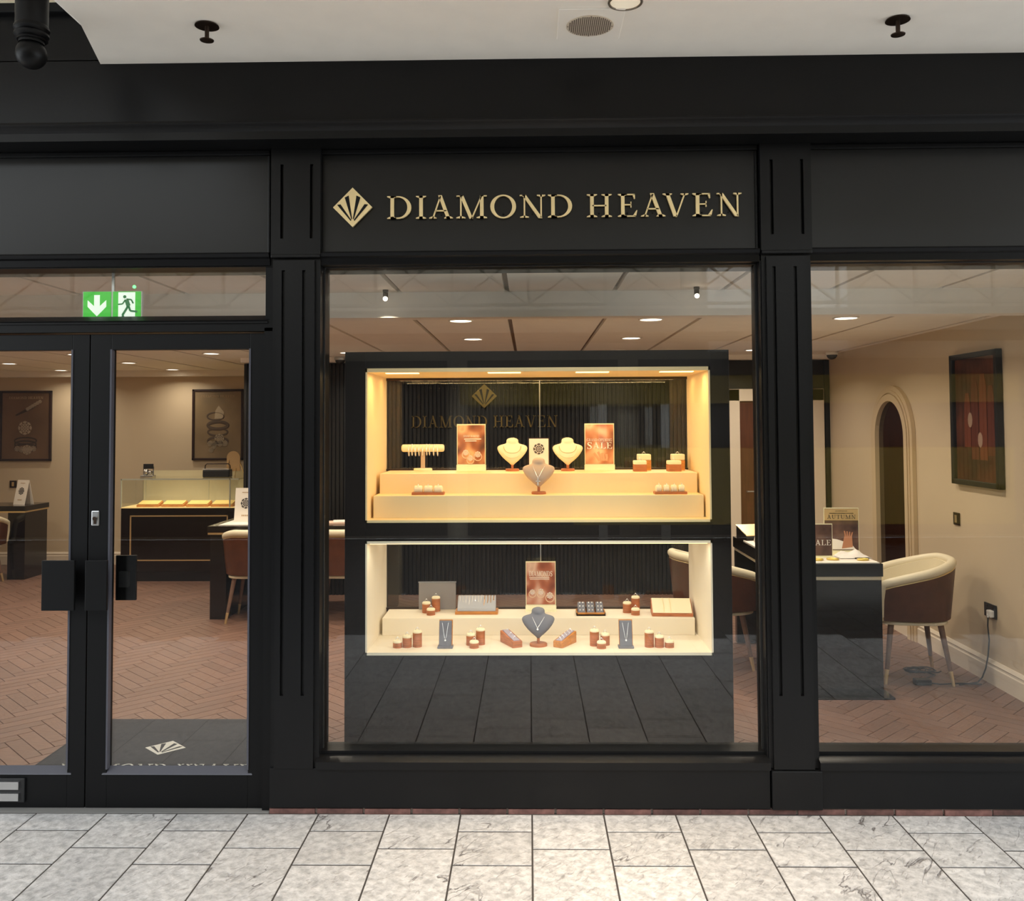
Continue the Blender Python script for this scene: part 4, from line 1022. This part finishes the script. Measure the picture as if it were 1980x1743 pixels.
obj('folded_fabric', cm, mat('white_cloth', (240, 234, 226), .85), t, smooth=True)
for k, (x, y, rz, lab) in enumerate([(1.80, 1.80, .3, 'yellow open bangle lying left on the desk'), (1.90, 1.82, -.4, 'yellow bangle lying in the middle of the desk'), (2.08, 1.80, .1, 'yellow rectangular bangle at the right of the desk')]):
    t = thing('bangle', lab, 'bangle', (x, y, ZT+.006), rz, 'yellow bangles on the desk')
    obj('band', MB().torus((0, 0, 0), .032, .006, 'z', 24, 8, sz=.7), mat('yellow_gold', (232, 206, 110), .3, .4), t, smooth=True)
    obj('clasp', box(-.038, -.006, -.005, -.026, .006, .006), GOLD, t, bevel=.001)
t = thing('pen', 'black pen lying at the right edge of the desk', 'pen', (2.10, 1.86, ZT+.005), .15)
obj('barrel', MB().tube([(-.05, 0, 0), (.045, 0, 0)], .0045, 8), RUBBER, t); obj('nib', MB().tube([(.045, 0, 0), (.06, 0, 0)], .0045, 8, r1=.001), METAL, t)
t = thing('jewellery_box', 'dark sloped box at the far left end of the desk', 'box', (1.645, 2.86, ZT-.006), .2)
obj('box_body', MB().prismx([(-.09, 0), (-.09, .04), (.09, .1), (.09, 0)], -.08, .08), DARKW, t, bevel=.003); obj('box_rim', MB().prismx([(-.092, .04), (-.092, .046), (.092, .106), (.092, .1)], -.082, .082), BRASS, t)
def tent_card(lab, x, y, z, w, h, rz, name='diamond_tent_card', lean=.06):
    t = thing(name, lab, 'card', (x, y, z), rz, 'white diamond cards')
    obj('front_panel', MB().quadbox([(-w/2, -lean, 0), (w/2, -lean, 0), (w/2, -lean+.004, 0), (-w/2, -lean+.004, 0), (-w/2, 0, h), (w/2, 0, h), (w/2, .004, h), (-w/2, .004, h)]), CARD, t)
    obj('rear_panel', MB().quadbox([(-w/2, lean, 0), (w/2, lean, 0), (w/2, lean+.004, 0), (-w/2, lean+.004, 0), (-w/2, 0, h), (w/2, 0, h), (w/2, .004, h), (-w/2, .004, h)]), CARD, t)
    mb = round_brilliant(MB(), 0, h*.55, w*.24, -.0015, 0)
    mb.v = [(a, b-lean*(1-c/h)-.0005, c) for a, b, c in mb.v]; obj('printed_diamond', mb, INK, t)
    mb = MB()
    for q in range(5): mb.box(-w*.17+q*w*.075, -.0012, h*.17, -w*.17+q*w*.075+w*.045, 0, h*.215)
    mb.box(-w*.2, -.0012, h*.86, w*.2, 0, h*.88)
    mb.v = [(a, b-lean*(1-c/h)-.0005, c) for a, b, c in mb.v]; obj('printed_caption', mb, mat('gold_ink', (176, 146, 104), .6), t)
    return t
tent_card('white diamond tent card seen edge on above the dark box', 1.70, 2.74, ZT-.006, .15, .25, 1.25)
tent_card('white diamond tent card beside the switch on the left table', -5.66, 6.15, .80, .17, .27, -.35)
tent_card('white diamond card standing on the table in the right door', -2.54, 4.2, .806, .2, .3, 0.0, lean=.05)
t = thing('table_mat', 'white presentation mat on the table in the right door', 'mat', (-2.33, 4.17, .80)); obj('leather_mat', box(-.37, -.24, 0, .37, .24, .006), CARD, t, bevel=.002); obj('stitched_edge', MB().box(-.36, -.23, .006, .36, -.227, .0066), mat('stitch', (190, 178, 160), .8), t)
t = thing('brochures', 'pale brochures lying on the table beside the display cabinet', 'brochure', (-1.62, 4.12, .80), .2)
obj('lower_brochure', box(-.16, -.1, 0, .16, .1, .012), mat('brochure_pink', (226, 190, 166), .6), t); obj('upper_brochure', box(-.12, -.09, .012, .14, .08, .02), CARD, t)

# ------------------------------------------------------------------ glass counter at the rear
gc = thing('glass_counter', 'dark jewellery counter with brass outline and glass showcase', 'counter', (-3.75, 6.1, 0))
obj('counter_body', box(-.66, -.28, .03, .62, .3, .78), DARKG, gc, bevel=.003)
obj('brass_outline', MB().box(-.56, -.285, .22, -.545, -.28, .7).box(-.56, -.285, .69, .5, -.28, .703).box(-.56, -.285, .215, .5, -.28, .228).box(.49, -.285, .22, .503, -.28, .7), BRASS, gc)
obj('plinth', box(-.66, -.295, 0, .62, .3, .1), DARKW, gc)
obj('lit_shelf', box(-.66, -.285, .78, .62, .3, .79), mat('shelf_gold', (236, 206, 140), .4, emit=(255, 220, 150), estr=.3), gc)
obj('glass_case', MB().box(-.66, -.285, .79, .62, -.279, 1.085).box(-.66, -.285, .79, -.654, .28, 1.085).box(.52, -.285, .79, .526, .28, 1.085), CGLASS, gc)
obj('glass_top', box(-.66, -.285, 1.085, .62, .28, 1.095), CGLASS, gc)
obj('edge_strips', MB().box(-.664, -.288, .79, -.652, -.276, 1.095).box(.516, -.288, .79, .528, -.276, 1.095).box(-.66, -.288, 1.083, .62, -.28, 1.098).box(-.6, .2, .79, -.596, .21, 1.08).box(.12, .2, .79, .124, .21, 1.08), mat('case_edge', (196, 200, 184), .3, .3), gc)
obj('case_back', box(-.66, .28, .79, .62, .29, 1.16), mat('case_back', (206, 200, 172), .4), gc)
area('counter_lamp', (0, -.2, 1.08), 3, 1.1, (1, .9, .68), gc, sy=.03)
for k, nm in enumerate(('leftmost', 'second', 'third', 'rightmost')):
    t = thing('jewellery_tray', 'golden tray in the glass counter, %s of the four' % nm, 'tray', (-4.14+.27*k, 5.93, .79), 0, 'trays in the glass counter')
    obj('tray_body', MB().prismx([(-.07, 0), (-.07, .02), (.07, .055), (.07, 0)], -.12, .12), WOODL, t, bevel=.003); obj('tray_pad', MB().prismx([(-.06, .0245), (-.06, .03), (.062, .0605), (.062, .055)], -.11, .11), mat('gold_pad', (224, 186, 110), .7), t)
t = thing('payment_terminal', 'small silver gadget with dark screen standing on the glass counter', 'terminal', (-4.245, 6.12, 1.095))
obj('foot', box(-.07, -.045, 0, .07, .045, .025), METAL, t, bevel=.004); obj('dial_cluster', MB().sphere((-.015, -.01, .06), .035, 12, 8).sphere((.03, -.01, .055), .024, 12, 8), METAL, t, smooth=True)
obj('screen', box(-.055, .0, .095, .055, .016, .15), RUBBER, t, bevel=.003); obj('column', box(-.06, .01, .02, -.045, .02, .12), METAL, t); obj('column', box(.045, .01, .02, .06, .02, .12), METAL, t)
t = thing('handbag', 'black handbag with arched handle on the glass counter', 'handbag', (-3.46, 6.1, 1.095))
obj('bag_body', MB().prismx([(-.06, 0), (-.055, .085), (.055, .085), (.06, 0)], -.15, .15), RUBBER, t, bevel=.012); obj('metal_lip', box(-.148, -.056, .085, .148, .056, .094), METAL, t, bevel=.003)
obj('handle', MB().tube([(-.14, 0, .09), (-.138, 0, .13), (-.12, 0, .148), (.12, 0, .148), (.138, 0, .13), (.14, 0, .09)], .006, 8), DARKM, t)
t = thing('countertop_mirror', 'round topped tan countertop mirror on easel legs behind the handbag', 'mirror', (-3.33, 6.24, 1.095))
pts = [(-.075, .06), (.075, .06)]+[(.075*math.cos(a*PI/12), .21+.075*math.sin(a*PI/12)) for a in range(13)]
obj('mirror_board', MB().prism(pts, 0, .012), mat('tan_board', (200, 164, 116), .5), t); obj('easel_leg', MB().tube([(.06, .006, .2), (.1, .1, 0)], .005, 6), BRASS, t); obj('easel_leg', MB().tube([(-.05, .006, .2), (-.05, -.04, 0)], .005, 6), BRASS, t); obj('easel_leg', MB().tube([(.03, .006, .1), (.03, -.04, 0)], .005, 6), BRASS, t)

# ------------------------------------------------------------------ wall pictures and fittings
def ring_shape(mb, cx, cz, R, w, sq=.5, th=.006):
    mb.torus((cx, -.004, cz), R, w, 'y', 28, 6, sz=sq); return mb
def flatten(mb, y0, k=.12): mb.v = [(x, y0+(y+.004)*k, z) for x, y, z in mb.v]; return mb
def poster(lab, x, z0, z1, w, pm_, kind):
    t = thing('framed_poster', lab, 'picture', (x, 6.998, 0), 0, 'jewellery posters on the rear wall'); h = z1-z0; f = .026
    obj('frame', MB().box(-w/2, -.03, z0, -w/2+f, 0, z1).box(w/2-f, -.03, z0, w/2, 0, z1).box(-w/2, -.03, z0, w/2, 0, z0+f).box(-w/2, -.03, z1-f, w/2, 0, z1), FRAMEM, t, bevel=.003)
    obj('printed_sheet', box(-w/2+f, -.012, z0+f, w/2-f, -.004, z1-f), pm_, t)
    obj('printed_title', text_mb('DIAMOND HEAVEN', .03, z0=z1-.1, y0=-.0145, y1=-.012, width=w*.66), mat('title_tan', (196, 166, 132), .6), t)
    pale = mat('ring_pale', (190, 166, 146), .5); dk_ = mat('ring_shade', (64, 46, 38), .5)
    if kind == 0:
        mb = MB(); ring_shape(mb, 0, z0+.16, .13, .014, .34); ring_shape(mb, .0, z0+.2, .13, .011, .34); ring_shape(mb, .0, z0+.245, .135, .01, .3); obj('printed_rings', flatten(mb, -.014), dk_, t)
        mb = MB()
        for k in range(5): round_brilliant(mb, -.1+.05*k, z0+.13+.02*abs(k-2)*.5, .034, -.016, -.012)
        round_brilliant(mb, .02, z0+.135, .06, -.017, -.012); round_brilliant(mb, -.01, z0+.4, .085, -.016, -.012)
        for k in range(6): round_brilliant(mb, .02+.03*k, z0+.63+.018*k, .022, -.016, -.012)
        obj('printed_gems', mb, pale, t)
        mb = MB().prism([(-.13, z0+.56), (-.12, z0+.545), (.08, z0+.63), (.19, z0+.72), (.18, z0+.73), (.05, z0+.66)], -.0145, -.012); obj('printed_band', mb, dk_, t)
    else:
        mb = MB(); ring_shape(mb, 0, z0+.42, .12, .022, .36); ring_shape(mb, 0, z0+.34, .12, .012, .36); ring_shape(mb, 0, z0+.23, .12, .014, .4); ring_shape(mb, -.03, z0+.53, .1, .01, .45); obj('printed_rings', flatten(mb, -.014), mat('ring_shade2', (96, 78, 66), .5), t)
        mb = MB(); mb.prism([(-.04, z0+.5), (.06, z0+.5), (.075, z0+.58), (.01, z0+.66), (-.03, z0+.6)], -.015, -.012)
        round_brilliant(mb, .02, z0+.26, .06, -.016, -.012)
        for k in range(4): round_brilliant(mb, -.09+.06*k, z0+.2, .035, -.016, -.012)
        for k in range(3): round_brilliant(mb, -.08+.03*k, z0+.12+.04*k, .03, -.016, -.012)
        obj('printed_gems', mb, mat('ring_pale2', (196, 176, 152), .5), t)
    obj('picture_glass', box(-w/2+f, -.022, z0+f, w/2-f, -.02, z1-f), CGLASS, t)
poster('framed brown poster of stacked diamond rings at the far left', -6.112, 1.25, 2.102, .635, PBROWN, 0)
poster('framed beige poster of stacked rings behind the glass counter', -3.765, 1.25, 2.108, .62, PBEIGE, 1)
t = thing('framed_picture', 'dark framed picture of hands on the right wall', 'picture', (2.948, 2.075, 0), 0)
y0, y1, z0, z1 = -.325, .31, 1.245, 2.125
obj('frame', MB().box(-.04, y0, z0, 0, y0+.035, z1).box(-.04, y1-.035, z0, 0, y1, z1).box(-.04, y0, z0, 0, y1, z0+.035).box(-.04, y0, z1-.035, 0, y1, z1), RUBBER, t, bevel=.003)
obj('printed_sheet', box(-.014, y0+.035, z0+.035, -.004, y1-.035, z1-.035), PHAND, t)
for k, (yy, za, zb, w) in enumerate([(-.2, 1.45, 1.9, .045), (-.1, 1.42, 1.98, .05), (.01, 1.42, 1.96, .05), (.11, 1.5, 1.86, .045)]):
    mb = MB().prismx([(yy-w, za), (yy+w, za), (yy+w*.9, zb-.08), (yy+w*.5, zb), (yy-w*.5, zb), (yy-w*.9, zb-.08)], -.016, -.014); obj('printed_finger', mb, mat('finger_print', (128, 62, 38), .5) if k % 2 else mat('finger_print2', (108, 48, 30), .5), t)
for yy, zz in ((-.06, 1.55), (.07, 1.68)): obj('printed_nail', MB().prismx([(yy+.03*math.cos(a*PI/6), zz+.05*math.sin(a*PI/6)) for a in range(12)], -.018, -.016), mat('nail_print', (196, 160, 140), .4), t)
obj('picture_glass', box(-.03, y0+.035, z0+.035, -.028, y1-.035, z1-.035), CGLASS, t)

# arched mirror in the right wall
t = thing('arched_mirror', 'tall arched dark mirror with moulded cream surround on the right wall', 'mirror', (2.948, 3.46, 0))
def arch(r, zc, z0, n=20): return [(r, z0)]+[(r*math.cos(PI*k/n), zc+r*1.0*math.sin(PI*k/n)) for k in range(n+1)]+[(-r, z0)]
def arch_ring(ro, ri, zc, z0, xa, xb):
    o = arch(ro, zc, z0); i_ = arch(ri, zc, z0); mb = MB()
    for k in range(len(o)-1):
        p = [o[k], o[k+1], i_[k+1], i_[k]]; mb.prismx(p, xa, xb)
    return mb
ARCHM = mat('arch_beige', (206, 184, 150), .55)
obj('outer_surround', arch_ring(.415, .33, 1.55, 0, -.03, 0), ARCHM, t); obj('inner_moulding', arch_ring(.345, .29, 1.55, 0, -.045, 0), ARCHM, t); obj('bead', arch_ring(.375, .355, 1.55, 0, -.04, -.03), ARCHM, t)
obj('mirror_glass', MB().prismx(arch(.3, 1.55, 0), -.01, -.002), MIRROR, t)

def switch(lab, loc, rz):
    t = thing('light_switch', lab, 'switch', loc, rz)
    obj('face_plate', box(-.043, -.009, -.043, .043, 0, .043), DARKM, t, bevel=.003); obj('rocker', box(-.014, -.014, -.026, .014, -.009, .026), BRASS, t, bevel=.002)
switch('dark square light switch on the right wall below the picture', (2.949, 2.4, 1.0), PI/2+PI)
switch('dark square light switch on the rear wall beside the tent card', (-6.26, 6.998, .97), 0)
t = thing('wall_socket', 'black double wall socket with a plug on the right wall', 'socket', (2.949, 1.965, .46), -PI/2)
obj('face_plate', box(-.074, -.01, -.044, .074, 0, .044), RUBBER, t, bevel=.003)
for x in (-.036, .036):
    obj('rocker', box(x-.01, -.013, .018, x+.01, -.01, .032), DARKM, t); obj('socket_holes', MB().box(x-.003, -.0112, -.002, x+.003, -.0098, .01).box(x-.014, -.0112, -.022, x-.007, -.0098, -.016).box(x+.007, -.0112, -.022, x+.014, -.0098, -.016), DARKGAP, t)
p = obj('plug', box(.012, -.04, -.034, .06, -.01, .01), WHITEP, t, bevel=.006)
t = thing('power_cable', 'black cable hanging from the plug in the wall socket', 'cable', (2.91, 1.93, 0))
obj('lead', MB().tube([(0, 0, .43), (-.003, 0, .37), (.003, -.002, .28), (-.006, 0, .18), (-.012, .02, .1), (-.03, .03, .04), (-.06, .03, .008), (-.2, -.02, .006)], .0045, 6), RUBBER, t, smooth=True); obj('plug_grip', MB().tube([(0, 0, .445), (0, 0, .425)], .007, 8), WHITEP, t)
t = thing('floor_cable', 'tangled black cable and adapter on the floor under the right chair', 'cable', (2.55, 2.1, .006))
pts = []
for k in range(60):
    a = k*.42; r_ = .05+.0012*k; pts.append((.0+r_*math.cos(a)+k*.001, .12+r_*.6*math.sin(a), .004+.012*abs(math.sin(k*.7))))
obj('coiled_lead', MB().tube(pts, .0045, 6), RUBBER, t, smooth=True)
obj('trailing_lead', MB().tube([(.06, .12, .004), (.1, .02, .004), (.0, -.06, .004), (-.06, -.14, .004), (.04, -.19, .004), (.18, -.17, .004), (.3, -.19, .004)], .0045, 6), RUBBER, t, smooth=True)
obj('adapter', box(-.11, -.19, -.005, -.01, -.13, .03), RUBBER, t, bevel=.006)
t = thing('chair_cable', 'thin black cable loop lying on the seat of the right chair', 'cable', (2.36, 2.1, .487))
obj('lead', MB().tube([(-.12+.06*math.sin(k*.5), -.06+.05*math.cos(k*.62), .008+.01*math.sin(k*.9)+.012) for k in range(22)], .004, 6), RUBBER, t, smooth=True); obj('connector', box(-.1, -.13, .002, -.06, -.11, .018), RUBBER, t)

# dome cameras
def dome(lab, x, y, z, m):
    t = thing('dome_camera', lab, 'camera', (x, y, z), 0, 'dome cameras'); obj('housing', MB().lathe([(.05, 0), (.058, -.012), (.054, -.03)][::-1], n=24), m, t, smooth=30); obj('dome', MB().sphere((0, 0, -.03), .048, 18, 12, sz=.9), RUBBER, t, smooth=True)
dome('silver dome camera on the ceiling beside the black partition', -1.835, 4.84, 2.328, METAL)
dome('white dome camera in the far right ceiling corner', 2.84, 4.6, 2.33, WHITEP)
